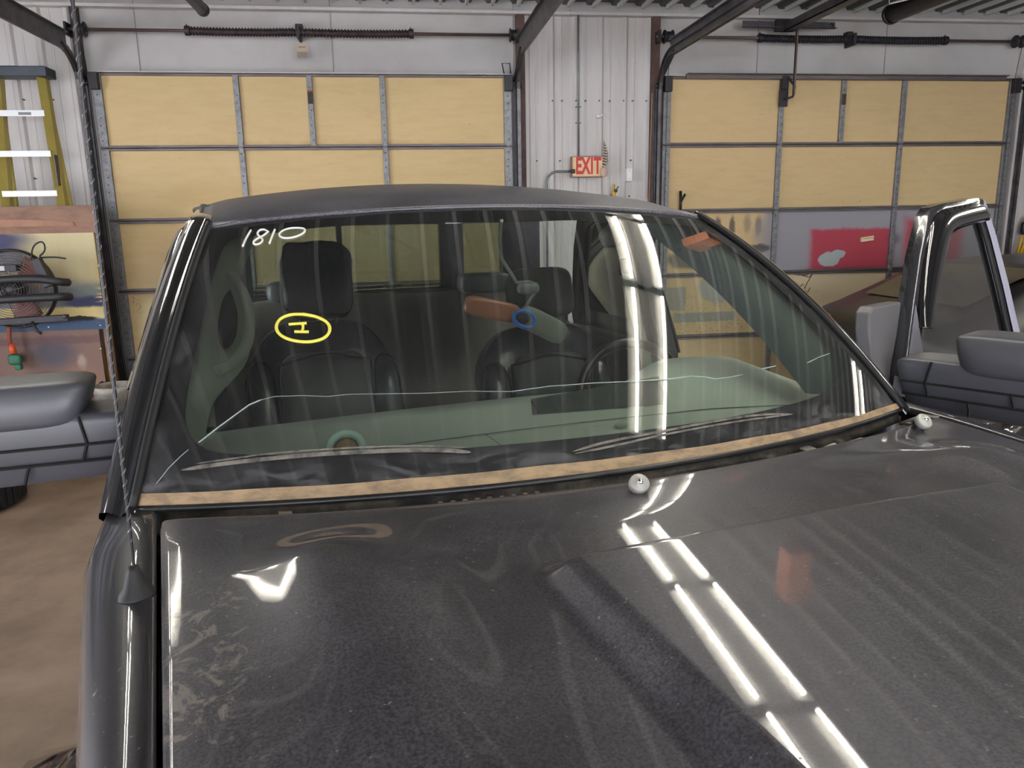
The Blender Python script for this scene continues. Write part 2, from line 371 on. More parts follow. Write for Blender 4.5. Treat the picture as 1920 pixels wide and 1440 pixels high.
# ------------------------------------------------------------------ tracks
def door_track(xp, side, label, horiz_to=-1.2):
    """vertical C rail, curved corner and horizontal run towards the room"""
    root = empty('door_track', (xp, D-.1, 0), 0, label, 'door track', 'garage door tracks')
    x = xp; pts = [(x, D-.06, 0.02), (x, D-.06, 2.86)]
    for i in range(1, 9):
        a = PI/2*i/8; pts.append((x, D-.06-.34*(1-math.cos(a)), 2.86+.34*math.sin(a)))
    pts.append((x, horiz_to, 3.20))
    g = G()
    prof = ((-.014, .026), (-.014, .031), (.014, .031), (.014, -.031), (-.014, -.031), (-.014, -.026), (.009, -.026), (.009, .026))
    vs = []
    for i, p in enumerate(pts):
        p = Vector(p); a = Vector(pts[max(0, i-1)]); b = Vector(pts[min(len(pts)-1, i+1)]); d = (b-a).normalized(); n = Vector((1, 0, 0)).cross(d)
        for u, v in prof: vs.append(p+Vector((u*side, 0, 0))+n*v)
    k = len(prof); g.add(vs, [(i*k+j, i*k+(j+1) % k, (i+1)*k+(j+1) % k, (i+1)*k+j) for i in range(len(pts)-1) for j in range(k)])
    build('rail', g, M_track, root)
    g = G(); g.box((x-.02*side-.004, D-.05, .02), (x-.02*side+.004, D+.0, 2.95)); g.box((x-.03, D-.012, .02), (x+.03, D-.006, 2.95)); build('mounting_angle', g, M_track, root)
    # horizontal angle above the rail + bracing
    g = G(); g.box((x+.02*side-.004, horiz_to, 3.16), (x+.02*side+.004, D-.32, 3.30)); g.box((x+.02*side-.03, horiz_to, 3.295), (x+.02*side+.03, D-.32, 3.302)); build('support_angle', g, M_track, root)
    g = G(); g.tube([(x+.02*side, D-.01, 3.0), (x+.02*side, D-.42, 3.2)], .018, 4); build('gusset', g, M_dark, root)
    return root
door_track(-.075, 1, 'dark steel door track curving overhead at the left edge of the left garage door')
door_track(3.60, -1, 'dark steel door track between the left garage door and the white metal pier')
door_track(4.91, 1, 'dark steel door track between the white metal pier and the right garage door')
door_track(8.66, -1, 'dark steel door track on the far right side of the right garage door')
# ------------------------------------------------------------------ torsion shafts
def torsion(x0, x1, s0, s1, mid, m, zc, label, drums):
    root = empty('torsion_spring_shaft', ((x0+x1)/2, D-.08, zc), 0, label, 'spring shaft', 'garage door spring shafts')
    y = D-.08
    g = G(); g.cyl((x0, y, zc), (x1, y, zc), .0135, 12); build('shaft', g, M_shaft, root)
    for a, b in ((s0, mid-.03), (mid+.03, s1)):
        g = G(); n = 260; P = []; turns = 34
        core = G().tube([(a+(b-a)*i/20, y, zc-.006*math.sin(PI*i/20)) for i in range(21)], .027, 14)
        h = G(); L = b-a; steps = turns*10
        h.tube([(a+L*i/steps, y+.029*math.cos(2*PI*turns*i/steps), zc-.006*math.sin(PI*i/steps)+.029*math.sin(2*PI*turns*i/steps)) for i in range(steps+1)], .0075, 5)
        sp = build('torsion_spring', h, m, root); build('spring_core', core, m, sp)
        e = a if a == s0 else b
        g = G(); g.cyl((e-.02, y, zc), (e+.02, y, zc), .04, 14); g.cyl((e-.005, y, zc+.03), (e-.005, y, zc+.052), .006, 6); build('winding_cone', g, m, root, bevel=.003)
    g = G(); g.box((mid-.012, D-.12, zc-.055), (mid+.012, D+.05, zc+.05)); g.cyl((mid-.02, y, zc), (mid+.02, y, zc), .042, 12); g.box((mid-.03, D-.03, zc+.03), (mid+.03, D+.05, zc+.08)); build('centre_bracket', g, M_dark, root, bevel=.004)
    for x in drums:
        dr = G(); dr.lathe([(.012, -.04), (.058, -.04), (.058, -.032), (.046, -.026), (.044, .026), (.058, .032), (.058, .04), (.012, .04)], (x, y, zc), (1, 0, 0), 20)
        c = build('cable_drum', dr, M_dark, root)
        g = G(); g.tube([(x+.01, y-.045, zc), (x+.01, D-.06, zc-.4), (x+.01, D-.055, .1)], .003, 5); build('lift_cable', g, M_dark, c)
    for x in (x0+.02, x1-.02):
        g = G(); g.box((x-.008, D-.13, zc-.05), (x+.008, D+.04, zc+.05)); build('end_bearing_plate', g, M_dark, root)
    return root
torsion(-.14, 3.62, .82, 2.67, 1.72, M_spring, 3.37, 'brown torsion spring shaft above the left garage door', (-.02, 3.57))
torsion(4.87, 8.66, 5.86, 7.72, 6.78, M_springd, 3.375, 'black torsion spring shaft above the right garage door', (4.98, 8.5))
tg = empty('paper_tag', (1.745, D-.125, 3.25), 0, 'small faded paper tag hanging from the middle of the brown spring shaft', 'tag')
g = G(); g.prism([(1.70, D-.12, 3.16), (1.79, D-.12, 3.16), (1.79, D-.12, 3.26), (1.765, D-.12, 3.275), (1.725, D-.12, 3.275), (1.70, D-.12, 3.26)], (0, .003, 0)); build('card', g, layered('tag_card', rgb(176, 158, 138), [(1.745, 3.18, .05, .03, .3, rgb(120, 108, 104), .8, 'b'), (1.745, 3.245, .03, .006, .2, rgb(110, 90, 84), .8, 'b')], wob=.004), tg)
g = G(); g.tube([(1.745, D-.118, 3.265), (1.74, D-.1, 3.31), (1.73, D-.1, 3.33)], .002, 5); build('tie_wire', g, M_dark, tg)
# ------------------------------------------------------------------ opener rail and header bar of right door
t = empty('opener_rail', (6.05, D-.4, 3.45), 0, 'grey steel opener rail running overhead to the middle of the right garage door', 'opener rail')
g = G(); g.box((6.05, -1, 3.42), (6.058, D-.12, 3.49)); g.box((6.05, -1, 3.42), (6.15, D-.12, 3.428)); build('rail', g, M_track, t)
g = G(); g.box((5.66, D-.13, 3.45), (6.56, D-.125, 3.51)); g.box((5.66, D-.17, 3.45), (6.56, D-.125, 3.456)); g.cyl((6.52, D-.14, 3.48), (6.52, D-.12, 3.48), .018, 12); build('cross_bar', g, M_track, t)
g = G(); g.box((5.97, D-.16, 3.42), (6.13, D-.12, 3.52)); build('bracket', g, M_dark, t, bevel=.004)
g = G(); g.box((6.155, D-.19, 2.86), (6.175, D-.185, 3.45)); g.box((6.155, D-.19, 2.86), (6.159, D-.172, 3.45)); build('drop_arm', g, M_shaft, t)
# heater tubes
M_tube = mat('dark_heater_pipe', rgb(58, 54, 58), .4, metal=.6, var=.4, co='World')
for x, y1, z, r, l in ((1.06, 6.72, 3.42, .045, 'dark steel pipe ending under the ceiling above the left garage door'), (6.76, 6.6, 3.45, .075, 'thick dark pipe ending under the ceiling above the right garage door')):
    t = empty('ceiling_pipe', (x, y1, z), 0, l, 'pipe')
    g = G(); g.cyl((x, y1-5.5, z), (x, y1, z), r, 24); build('pipe', g, M_tube, t)
    g = G(); g.lathe([(r*1.02, -.03), (r*1.1, -.03), (r*1.1, .004), (r*.8, .006), (0, .006)], (x, y1, z), (0, 1, 0), 24); build('end_cap', g, M_tube, t)
    for yy in (y1-.25, y1-2.5):
        g = G(); g.tube([(x, yy, z+r), (x, yy, CE+.02)], .005, 6); build('hanger_rod', g, M_galv, t)
# small white V wire under ceiling
g = G(); g.tube([(6.25, 5.85, 3.42), (6.42, 6.1, 3.405), (6.62, 5.95, 3.43)], .006, 6)
build('white_wire', g, M_white, None, label='thin white bent wire hanging below the thick dark ceiling pipe', cat='wire')

# ------------------------------------------------------------------ pier items
ex = empty('exit_sign', (4.245, D, 2.15), 0, 'cream exit sign with red capital letters on the white metal pier', 'exit sign')
g = G(); g.box((4.095, D-.045, 2.155), (4.395, D+.03, 2.345)); build('housing', g, mat('sign_housing', rgb(150, 120, 104), .6), ex, bevel=.006)
g = G(); g.box((4.105, D-.05, 2.165), (4.385, D-.04, 2.335)); face = build('sign_face', g, mat('sign_face', rgb(232, 196, 150), .5, var=.3, co='World'), ex)
M_red = mat('exit_red', rgb(196, 44, 48), .5)
for i, ch in enumerate('EXIT'):
    text('letter', ch, .205, Matrix.Translation(((4.158, 4.226, 4.284, 4.337)[i], D-.052, 2.25)) @ Matrix.Rotation(PI/2, 4, 'X'), M_red, face, .0015, sx=.56)
g = G(); g.box((4.09, D-.06, 2.19), (4.125, D-.03, 2.23)); build('conduit_fitting', g, M_dark, ex, bevel=.005)
g = G(); g.tube([(4.09, D-.03, 2.21), (3.96, D-.03, 2.21)]+[(3.96-.1*math.sin(a), D-.03, 2.11+.1*math.cos(a)) for a in ls(.1, PI/2, 7)]+[(3.86, D-.03, 1.2)], .011, 10)
build('conduit', g, M_galv, None, label='grey metal conduit bending down from the left side of the exit sign', cat='conduit')
g = G(); g.tube([(4.16, D-.02, CE-.1), (4.165, D-.0, 3.2), (4.17, D-.0, 2.34)], .009, 8); g.box((4.14, D-.02, 2.64), (4.19, D+.02, 2.648)); g.box((4.14, D-.02, 2.78), (4.19, D+.02, 2.786))
build('conduit', g, M_galv, None, label='thin vertical conduit running from the ceiling down to the exit sign', cat='conduit')
g = G(); g.tube([(4.09, D-.02, 3.60), (4.07, D-.04, 3.52), (4.04, D-.04, 3.46), (4.03, D-.03, 3.38)], .004, 6)
build('loose_string', g, mat('pale_string', rgb(205, 200, 190), .8), None, label='pale loose string dangling at the top left of the white metal pier', cat='string')
ft = empty('feather', (4.42, D-.05, 2.25), 0, 'striped brown and white feather curving up from the exit sign corner', 'feather')
qp = [(4.395, 2.19), (4.418, 2.28), (4.422, 2.36), (4.405, 2.44), (4.375, 2.50)]
g = G(); g.tube([(x, D-.065, z) for x, z in qp], .002, 5); build('quill', g, mat('quill', rgb(200, 180, 150), .6), ft)
M_fe = mat('feather_brown', rgb(84, 66, 54), .8); M_fw = mat('feather_pale', rgb(206, 198, 186), .8)
def bez(P, t):
    t = t*(len(P)-1); i = min(int(t), len(P)-2); f = t-i; a, b = P[i], P[i+1]; return (a[0]*(1-f)+b[0]*f, a[1]*(1-f)+b[1]*f)
gd, gw = G(), G()
for i in range(40):
    q = bez(qp, i/40); q2 = bez(qp, (i+.9)/40); wd = .034*math.sin(PI*min(1, .18+i/44)); gg = gd if i % 3 else gw
    gg.prism([(q[0], D-.066, q[1]), (q2[0], D-.066, q2[1]), (q2[0]-wd, D-.062, q2[1]+.012), (q[0]-wd, D-.062, q[1]+.012)], (0, .002, 0)); gg.prism([(q[0], D-.066, q[1]), (q2[0], D-.066, q2[1]), (q2[0]+wd*.35, D-.062, q2[1]+.01), (q[0]+wd*.35, D-.062, q[1]+.01)], (0, .002, 0))
build('barbs', gd, M_fe, ft, kind='stuff'); build('pale_barbs', gw, M_fw, ft, kind='stuff')
g = G(); g.ball((4.39, D-.07, 2.20), (.06, .03, .09), e=.7); build('tape_wad', g, mat('crumpled_tape', rgb(196, 168, 150), .6), ft)
sw = empty('switch_box', (4.652, D, 2.18), 0, 'small white blank switch box on the right of the white metal pier', 'switch box')
g = G(); g.box((4.625, D-.03, 2.115), (4.68, D+.05, 2.235)); build('cover', g, M_white, sw, bevel=.006)
g = G(); [g.cyl((4.652, D-.032, z), (4.652, D-.029, z), .004, 8) for z in (2.135, 2.215)]; build('screws', g, M_galv, sw, kind='stuff')
fg = empty('figurine', (4.5, D-.03, 1.956), 0, 'tiny yellow and green figurine standing on the ledge right of the exit sign', 'figurine')
g = G(); g.ball((4.50, D-.035, 2.0), (.04, .03, .09), e=.8); g.ball((4.50, D-.035, 2.07), (.026, .024, .05), e=.9); build('body', g, mat('yellow_toy', rgb(206, 160, 60), .5), fg)
g = G(); g.ball((4.515, D-.04, 2.03), (.04, .03, .035), e=.8); g.tube([(4.515, D-.045, 2.03), (4.54, D-.05, 2.07)], .006, 6); build('arm', g, mat('dark_green_toy', rgb(60, 70, 50), .5), fg)
g = G(); g.tube([(4.46, D-.035, 1.96), (4.475, D-.035, 2.0)], .008, 6); g.ball((4.475, D-.035, 1.975), (.05, .03, .03)); build('base', g, mat('brown_toy', rgb(120, 80, 60), .6), fg)
g = G(); g.ball((4.36, D-.0, 2.70), (.05, .03, .035), e=.9); g.ball((4.385, D-.0, 2.712), (.03, .02, .03), e=.9)
build('wall_patch', g, mat('filler_blob', rgb(225, 222, 214), .9, var=.5, vscale=40), None, label='small white blob of filler on the siding above the exit sign', cat='filler patch')
g = G(); g.cyl((4.84, D-.05, 1.0), (4.84, D-.05, 2.32), .006, 6); g.tube([(4.84, D-.05, 2.32), (4.85, D-.04, 2.6), (4.852, D-.04, 2.9)], .005, 5)
build('pull_cord', g, mat('brown_cord', rgb(150, 120, 100), .8), None, label='thin brown cord hanging down the rusty post right of the pier', cat='cord')
# yellow tool on the far right pier
yt = empty('wall_tool', (8.83, D-.03, 1.2), 0, 'yellow and black clamp tool hanging on the wall at the far right', 'tool')
M_yel = mat('tool_yellow', rgb(226, 176, 40), .45)
g = G()
g.tube([(8.79, D-.04, 1.32), (8.82, D-.04, 1.52), (8.88, D-.04, 1.52), (8.91, D-.04, 1.32), (8.87, D-.04, 1.32), (8.85, D-.04, 1.44), (8.83, D-.04, 1.32)], .014, 8); build('handle', g, M_yel, yt)
g = G(); g.ball((8.84, D-.04, 1.60), (.07, .05, .13), e=.5); g.ball((8.86, D-.04, 1.68), (.05, .05, .08)); build('jaw', g, M_dark, yt)
g = G(); g.ball((8.86, D-.06, 1.62), (.05, .03, .05), e=.6); build('trigger', g, M_yel, yt)
# black hook shape seen over the truck roof against the right door
g = G(); g.tube([(5.15, D-.06, 1.80), (5.145, D-.06, 2.02)], .014, 8, flat=.6); g.tube([(5.15, D-.06, 1.92), (5.19, D-.06, 1.99)], .012, 6)
build('door_handle', g, M_dark, drr)

# ================================================================== PICKUP TRUCK (its own frame: u to the viewer's right, v towards its tail, w up)
TH = R(12.0)
truck = empty('pickup_truck', (2.885, 1.53, 0), TH, 'dusty black pickup truck with a cracked windshield seen over its hood, driver door open', 'truck')
def B(name, g, m, parent=None, **k): return build(name, g, m, parent or truck, local=True, **k)
def WS(s, t, off=0.):
    """windshield surface: s across (-1..1), t from cowl (0) to roof (1)"""
    s2 = s*s
    b = (.86*s-.02, -.205+.2*s2, 1.345-.02*s2); e = (.69*s-.035, .58+.05*s2, 1.832-.036*s2); q = .24*t*(1-t)
    p = Vector((b[0]*(1-t)+e[0]*t, b[1]*(1-t)+e[1]*t-.35*q, b[2]*(1-t)+e[2]*t+.55*q))
    if off: p += Vector((.25*s, -.52, .83))*off
    return p
def sr(a, b, x):
    t = (x-a)/(b-a); k = .28
    return min(1, max(0, t)) if k <= t <= 1-k else (0 if t < -k else 1 if t > 1+k else ((t+k)**2/(4*k) if t < k else 1-(1+k-t)**2/(4*k)))
def taper(u, v): return u*(1-(.085 if u < 0 else .03)*max(0, -.12-v))
def HRV(u): return -.235+(.160 if u < 0 else .14)*(abs(u)/.85)**2
def HZ(u, v):
    uc = u-.02
    z = 1.334-.014*(abs(uc)/.86)**2.4+.012*(v+.15)-.015*(v+.15)**2
    z -= .003*ss(.81, .87, abs(uc)); z += .005*ss(-.5, -.85, u)*ss(-.5, -.1, v)
    z -= .05*ss(-.85, -1.2, v)*0
    bul = sr(-.348, -.303, u)*(1-sr(.503, .548, u))*(1-sr(-.530, -.495, v+.03*uc*uc))
    z += .031*bul
    # raised side hump (left) and its twin (right)
    for c in (-.60, .66):
        d = (u-c)/.10; z += .034*math.exp(-d*d)*(1-ss(-.38, -.22, v))*(1-.85*ss(-.40, -.95, v))*(1 if c < 0 else .8)
    return z

# ---- materials of the truck
def paint(name, dust=.16, col=(.036, .035, .042, 1), streak=False):
    m = mat(name, col, .36, metal=.75, coat=1., coatr=.025, spec=.5); t = NT(m); p = t.n['Principled BSDF']; c = t.coord('Object')
    out = t.n['Material Output']
    n = t.noise(c, 5, 6, .7); fine = t.noise(c, 260, 2, .6); sp = t.noise(c, 120, 2, .5)
    f = t.math('MULTIPLY', t.ramp(n, .25, .75, .45, 1.2), dust)
    f = t.math('MULTIPLY', f, t.ramp(fine, .3, .7, .35, 1.6))
    f = t.math('ADD', f, t.math('MULTIPLY', t.ramp(sp, .70, .75), .7), clamp=True)
    d = t.new('ShaderNodeBsdfDiffuse'); d.inputs[0].default_value = rgb(124, 122, 128)
    mx = t.new('ShaderNodeMixShader'); t.l.new(f, mx.inputs[0]); t.l.new(p.outputs[0], mx.inputs[1]); t.l.new(d.outputs[0], mx.inputs[2]); t.l.new(mx.outputs[0], out.inputs[0])
    return m, t, mx, c, out
M_paint = paint('black_paint', .06)[0]
M_hood, _t, _mx, _c, _o = paint('dusty_hood_paint', .27)
# dried mud splatter along the hood's left side
_x = _t.sep(_c)
_sp = _t.ramp(_t.noise(_c, 22, 4, .7, (1, 1, 1), 1.2), .50, .62)
_ma = _t.math('MULTIPLY', _t.ramp(_x[0], -.83, -.78), _t.ramp(_x[0], -.74, -.68, 1, 0)); _mb = _t.math('MULTIPLY', _t.ramp(_x[1], -.95, -.6), _t.ramp(_x[1], -.45, -.32, 1, 0))
_k = _t.math('MULTIPLY', _t.math('MULTIPLY', _ma, _mb), _t.math('MULTIPLY', _sp, .6))
_edge = _t.math('MULTIPLY', _t.ramp(_x[0], -.832, -.80, 1, 0), .35)
_k = _t.math('ADD', _k, _edge, clamp=True)
_d = _t.new('ShaderNodeBsdfDiffuse'); _d.inputs[0].default_value = rgb(150, 142, 136); _m2 = _t.new('ShaderNodeMixShader')
_t.l.new(_k, _m2.inputs[0]); _t.l.new(_mx.outputs[0], _m2.inputs[1]); _t.l.new(_d.outputs[0], _m2.inputs[2]); _t.l.new(_m2.outputs[0], _o.inputs[0])
M_blk = mat('black_trim', rgb(26, 26, 28), .38, var=.3, vscale=9, vcol=rgb(60, 58, 56))
M_rub = mat('black_rubber', rgb(22, 22, 23), .65)
M_gloss = mat('gloss_black', (.006, .006, .008, 1), .12, coat=1.)
M_mir = mat('mirror_cap_plastic', rgb(78, 78, 84), .38, var=.15, bump=.08, bscale=180)
M_metal = mat('bare_bracket', rgb(120, 118, 112), .45, metal=.6, var=.6, vscale=20, vcol=rgb(60, 56, 52))
M_alu = mat('cast_aluminium', rgb(186, 184, 178), .5, metal=.25)
M_chr = mat('chrome', (.8, .82, .85, 1), .08, metal=1)
M_int = mat('grey_green_trim', rgb(196, 204, 192), .7, var=.15)
M_intd = mat('dark_trim', rgb(70, 74, 72), .7)
M_dash = mat('dash_plastic', rgb(182, 192, 180), .55, var=.2, vscale=5, vcol=rgb(164, 172, 162))
M_lea = mat('black_leather', rgb(46, 52, 56), .24, spec=.6, var=.4, vscale=5, bump=.5, bscale=16, vcol=rgb(22, 24, 26))
M_leag = mat('grey_leather', rgb(88, 96, 92), .45, var=.3, vscale=5)
M_cav = mat('engine_bay_black', rgb(18, 18, 19), .8)
M_tan = mat('tan_dust', rgb(170, 144, 112), .85, var=.75, vscale=22, vst=(1, 1, 3), vcol=rgb(104, 92, 80))
def glassmat(name, tint, refl=1.7, dust=None, rough=.0):
    m = bpy.data.materials.new(name); m.use_nodes = True; t = NT(m); t.n.remove(t.n['Principled BSDF']); out = t.n['Material Output']
    tr = t.new('ShaderNodeBsdfTransparent'); tr.inputs[0].default_value = (*tint, 1); gl = t.new('ShaderNodeBsdfGlossy'); gl.inputs['Roughness'].default_value = rough; gl.inputs[0].default_value = (1, 1, 1, 1)
    fr = t.new('ShaderNodeFresnel'); fr.inputs[0].default_value = 1.5; f = t.math('MULTIPLY', fr.outputs[0], refl, clamp=True)
    mx = t.new('ShaderNodeMixShader'); t.l.new(f, mx.inputs[0]); t.l.new(tr.outputs[0], mx.inputs[1]); t.l.new(gl.outputs[0], mx.inputs[2])
    last = mx.outputs[0]
    if dust:
        k = dust(t); d = t.new('ShaderNodeBsdfDiffuse'); d.inputs[0].default_value = rgb(158, 156, 158); m2 = t.new('ShaderNodeMixShader')
        t.l.new(k, m2.inputs[0]); t.l.new(last, m2.inputs[1]); t.l.new(d.outputs[0], m2.inputs[2]); last = m2.outputs[0]
    t.l.new(last, out.inputs[0]); return m
def ws_dust(t):
    uv = t.new('ShaderNodeTexCoord').outputs['UV']; x = t.sep(uv)
    runs = t.ramp(t.noise(uv, 1, 4, .6, (26, 1.3, 1)), .5, .8); film = t.ramp(t.noise(uv, 3, 6, .7, (1, 1, 1)), .3, .8)
    speck = t.ramp(t.noise(uv, 160, 2, .5), .77, .82)
    low = t.math('MULTIPLY', t.ramp(x[1], .03, .12, 1, 0), t.ramp(t.noise(uv, 9, 6, .75, (1, 2.5, 1), .8), .46, .62, .0, .22))
    k = t.math('ADD', t.math('MULTIPLY', runs, .035), t.math('MULTIPLY', film, .05)); k = t.math('ADD', k, low)
    side = t.math('MULTIPLY', t.ramp(t.math('ABSOLUTE', x[0]), .9, 1.0), t.ramp(t.noise(uv, 6, 6, .7, (3, 1, 1), 1.), .4, .65, .0, .10))
    k = t.math('ADD', k, side); k = t.math('ADD', k, t.math('MULTIPLY', speck, .35), clamp=True); return t.math('ADD', k, .02)
M_ws = glassmat('windshield_glass', (.86, .94, .89), 1.05, ws_dust)
M_glass = glassmat('side_glass', (.62, .68, .70), 1.5)
M_rglass = glassmat('rear_glass', (.55, .60, .56), 1.2); M_priv = glassmat('privacy_glass', (.10, .11, .11), 1.3)

# ---- hood
US = sorted(set(ls(-.835, .875, 70)+[-.835+.004*i for i in range(8)]+[.875-.004*i for i in range(8)]+ls(-.372, -.280, 30)+ls(.480, .572, 30)))
VT = sorted(set(ls(-1.32, 0, 60)))
def hoodf(u, tv):
    v0 = HRV(u); v = v0+tv*(1.0) if tv > -1.19 else v0+tv
    e = min(abs(u+.835), abs(u-.875)); edge = .003*(1-min(1, e/.008))**2; er = .003*(1-min(1, -tv/.01))**2
    fr = .10*ss(-1.05, -1.32, tv)
    return (taper(u, v), v, HZ(u, v)-edge-er-fr)
g = G(); VS = sorted(set([-1.32+1.30*i/130 for i in range(130)]+ls(-.36, -.22, 40)))+[-.02+.004*i for i in range(6)]
g.grid(hoodf, US, VS)
# folded edge
def fold(pts):
    k = G(); n = len(pts); k.add(list(pts)+[(p[0], p[1], p[2]-.05) for p in pts], [(i, i+1, n+i+1, n+i) for i in range(n-1)], True); return k
for pts in ([hoodf(US[0], v) for v in VS], [hoodf(US[-1], v) for v in VS], [hoodf(u, VS[-1]) for u in US], [hoodf(u, VS[0]) for u in US]):
    f = fold(pts); g.add(f.v, f.f, True)
B('hood', g, M_hood)
# ---- front end (under the photographer)
g = G(); g.box((-.82, -1.50, .62), (.86, -1.38, 1.18)); B('grille_frame', g, M_chr, bevel=.02)
gr = G()
for i in range(7): gr.box((-.5, -1.53, .68+.07*i), (.54, -1.50, .70+.07*i))
B('grille_bars', gr, M_blk)
for x in (-.72, .76):
    g = G(); g.ball((x, -1.42, 1.0), (.34, .20, .26), e=.5); B('headlight', g, M_chr)
g = G(); g.ball((.02, -1.52, .55), (2.0, .28, .26), e=.35, nu=28); B('front_bumper', g, M_chr)

# ---- front fenders
def fend(sgn):
    def prof(k, v):
        P = [(.0, 1.268), (.0, 1.292), (.012, 1.297), (.04, 1.294), (.07, 1.278), (.088, 1.24), (.098, 1.18), (.104, 1.08), (.108, .95), (.11, .8), (.11, .62), (.10, .50)]
        d, z = P[k]; d += (0, 0, 0, .005, .018, .018, .011, .006, .002, 0, 0, 0)[k]*(.4+.6*ss(-.9, .0, v)); tap = .045*ss(.1, -1.3, v); z2 = z+(HZ(-.83, min(v, -.1))-1.300)*ss(.9, 1.25, z)-(.12*ss(-1.15, -1.4, v) if z > .9 else 0)
        ins = .842
        uu = ins+d*(1.08)-tap*d/.11; uu *= (1-.085*max(0, -.12-v) if sgn < 0 else 1-.03*max(0, -.12-v))
        return (-uu if sgn < 0 else uu+.042, v, z2)
    g = G(); vs = ls(-1.40, .13, 50)
    sk = lambda k, v: False
    V = []; n = 12
    for v in vs:
        for k in range(n): V.append(prof(k, v))
    fs = []
    for j in range(len(vs)-1):
        for k in range(n-1):
            zc = (V[j*n+k][2]+V[j*n+k+1][2])/2; vc = (vs[j]+vs[j+1])/2
            if (vc+.55)**2+(zc-.60)**2 < .485**2 and zc < 1.06: continue
            fs.append((j*n+k, j*n+k+1, (j+1)*n+k+1, (j+1)*n+k))
    g.add(V, fs, True); o = B('front_fender', g, M_paint, solid=.004); return o
fL = fend(-1); fR = fend(1)
for sgn in (-1, 1):
    g = G(); n = 26; V = []; prof = ((.0, -.01), (.06, .0), (.105, .02), (.115, .05), (.10, .07), (.0, .07))
    for i in range(n+1):
        a = R(-8)+R(196)*i/n; cy, cz = -.55, .62
        for d, r in prof:
            rr = .455+r; V.append(((.905+d)*sgn+(.02 if sgn > 0 else 0), cy+rr*math.cos(a)*1.02, cz+rr*math.sin(a)))
    k = len(prof); g.add(V, [(i*k+j, i*k+(j+1) % k, (i+1)*k+(j+1) % k, (i+1)*k+j) for i in range(n) for j in range(k)], True)
    B('fender_flare', g, M_gloss)
    for cy in (-.55, 3.05):
        g = G(); g.lathe([(.20, -.13), (.35, -.135), (.405, -.11), (.42, -.07), (.42, .07), (.405, .11), (.35, .135), (.20, .13)], (.84*sgn, cy, .42), (1, 0, 0), 36)
        wl = B('wheel', g, M_rub)
        g = G(); g.lathe([(.03, .10*sgn), (.06, .10*sgn), (.08, .06*sgn), (.19, .05*sgn), (.21, .125*sgn), (.20, .135*sgn), (.19, .0), (.0, .0)], (.84*sgn, cy, .42), (1, 0, 0), 30); B('rim', g, M_chr, wl)
# chrome side badge
g = G()
for i, (a, b) in enumerate(((-.13, -.09), (-.06, .03), (.045, .10))): g.obox((-.965, (a+b)/2, 1.085), (.03, b-a, .045))
B('fender_badge', g, M_chr, bevel=.006)
# ---- engine bay dark tub + cowl
g = G(); g.box((-.83, -1.35, .6), (.87, .10, 1.17)); B('engine_bay', g, M_cav)
def cow(s, k):
    p = WS(s, -.005); u = p.x; hv = HRV(u)-.01
    q = [(p.y+.05, p.z-.008), (p.y+.004, p.z-.012), (p.y-.004, p.z-.03), (hv+.022, p.z-.035), (hv+.01, p.z-.05), (hv-.02, p.z-.08)][k]
    return (u, q[0], q[1])
g = G(); SS = ls(-1.0, 1.0, 61)
hol = lambda s, k: (k > 2.3) and ((.06 < s < .40) or (.44 < s < .66) or (.70 < s < 1.0))
g.grid(cow, SS, list(range(6)), skip=hol)
M_cowl = mat('cowl_metal', rgb(58, 57, 58), .5, metal=.3, var=.8, vscale=16, vcol=rgb(128, 120, 108))
B('cowl_panel', g, M_cowl, solid=.003)
# cowl brackets, tabs, mud drips
def tab(u, ang, L=.11, name='cowl_bracket', m=None, dz=0.):
    s = (u+.02)/.86; p = WS(s, -.01); c = Vector((u, p.y-.035, p.z-.026+dz)); M = Matrix.Rotation(ang, 3, 'Z')
    g = G(); g.obox(c, (L, .028, .005), M); g.obox(c+M @ Vector((L*.42, 0, .006)), (.02, .022, .008), M); g.obox(c+M @ Vector((0, -.0, .004)), (L*.25, .012, .004), M)
    return B(name, g, m or M_metal, bevel=.003)
tab(-.815, -.3, .09); tab(-.36, .0, .13, m=M_metal, dz=.003); tab(.23, .16, .09, dz=-.004); tab(.60, .25, .10, dz=-.004); tab(.79, .5, .07)
g = G(); pts = []
for s, L in ((-.72, .06), (-.745, .02)):
    p = WS(s, 0); g.obox((p.x, p.y-.028, p.z-.021), (.022 if L > .03 else .05, L, .004))
for s in ls(-.42, -.22, 9):
    p = WS(s, 0); g.obox((p.x, p.y-.02, p.z-.023), (.008, .03+.012*random.random(), .003))
B('mud_drip', g, mat('mud', rgb(172, 164, 150), .9), kind='stuff')
# wiper pivots (tall posts with light aluminium heads)
for u, v, tilt in ((-.045, -.238, 0.), (.725, -.125, .2)):
    g = G(); ax = Vector((-.10+tilt*.5, -.70, .70)).normalized(); b = Vector((u, v, 1.27)); t0 = b+ax*.08+Vector((0, .0, .022))
    g.cyl(Vector((b.x+.015, b.y+.03, 1.24)), t0-ax*.006, .012, 16); o = B('wiper_pivot', g, M_dark)
    g = G(); g.lathe([(.0, .006), (.0075, .006), (.009, .002), (.0155, .004), (.0180, .001), (.0180, -.010), (.013, -.014), (.0, -.014)], t0, ax, 24); B('pivot_cap', g, M_alu, o)
    g = G(); g.lathe([(.0, .009), (.0045, .009), (.0055, .0055)], t0, ax, 6); B('nut', g, M_chr, o)
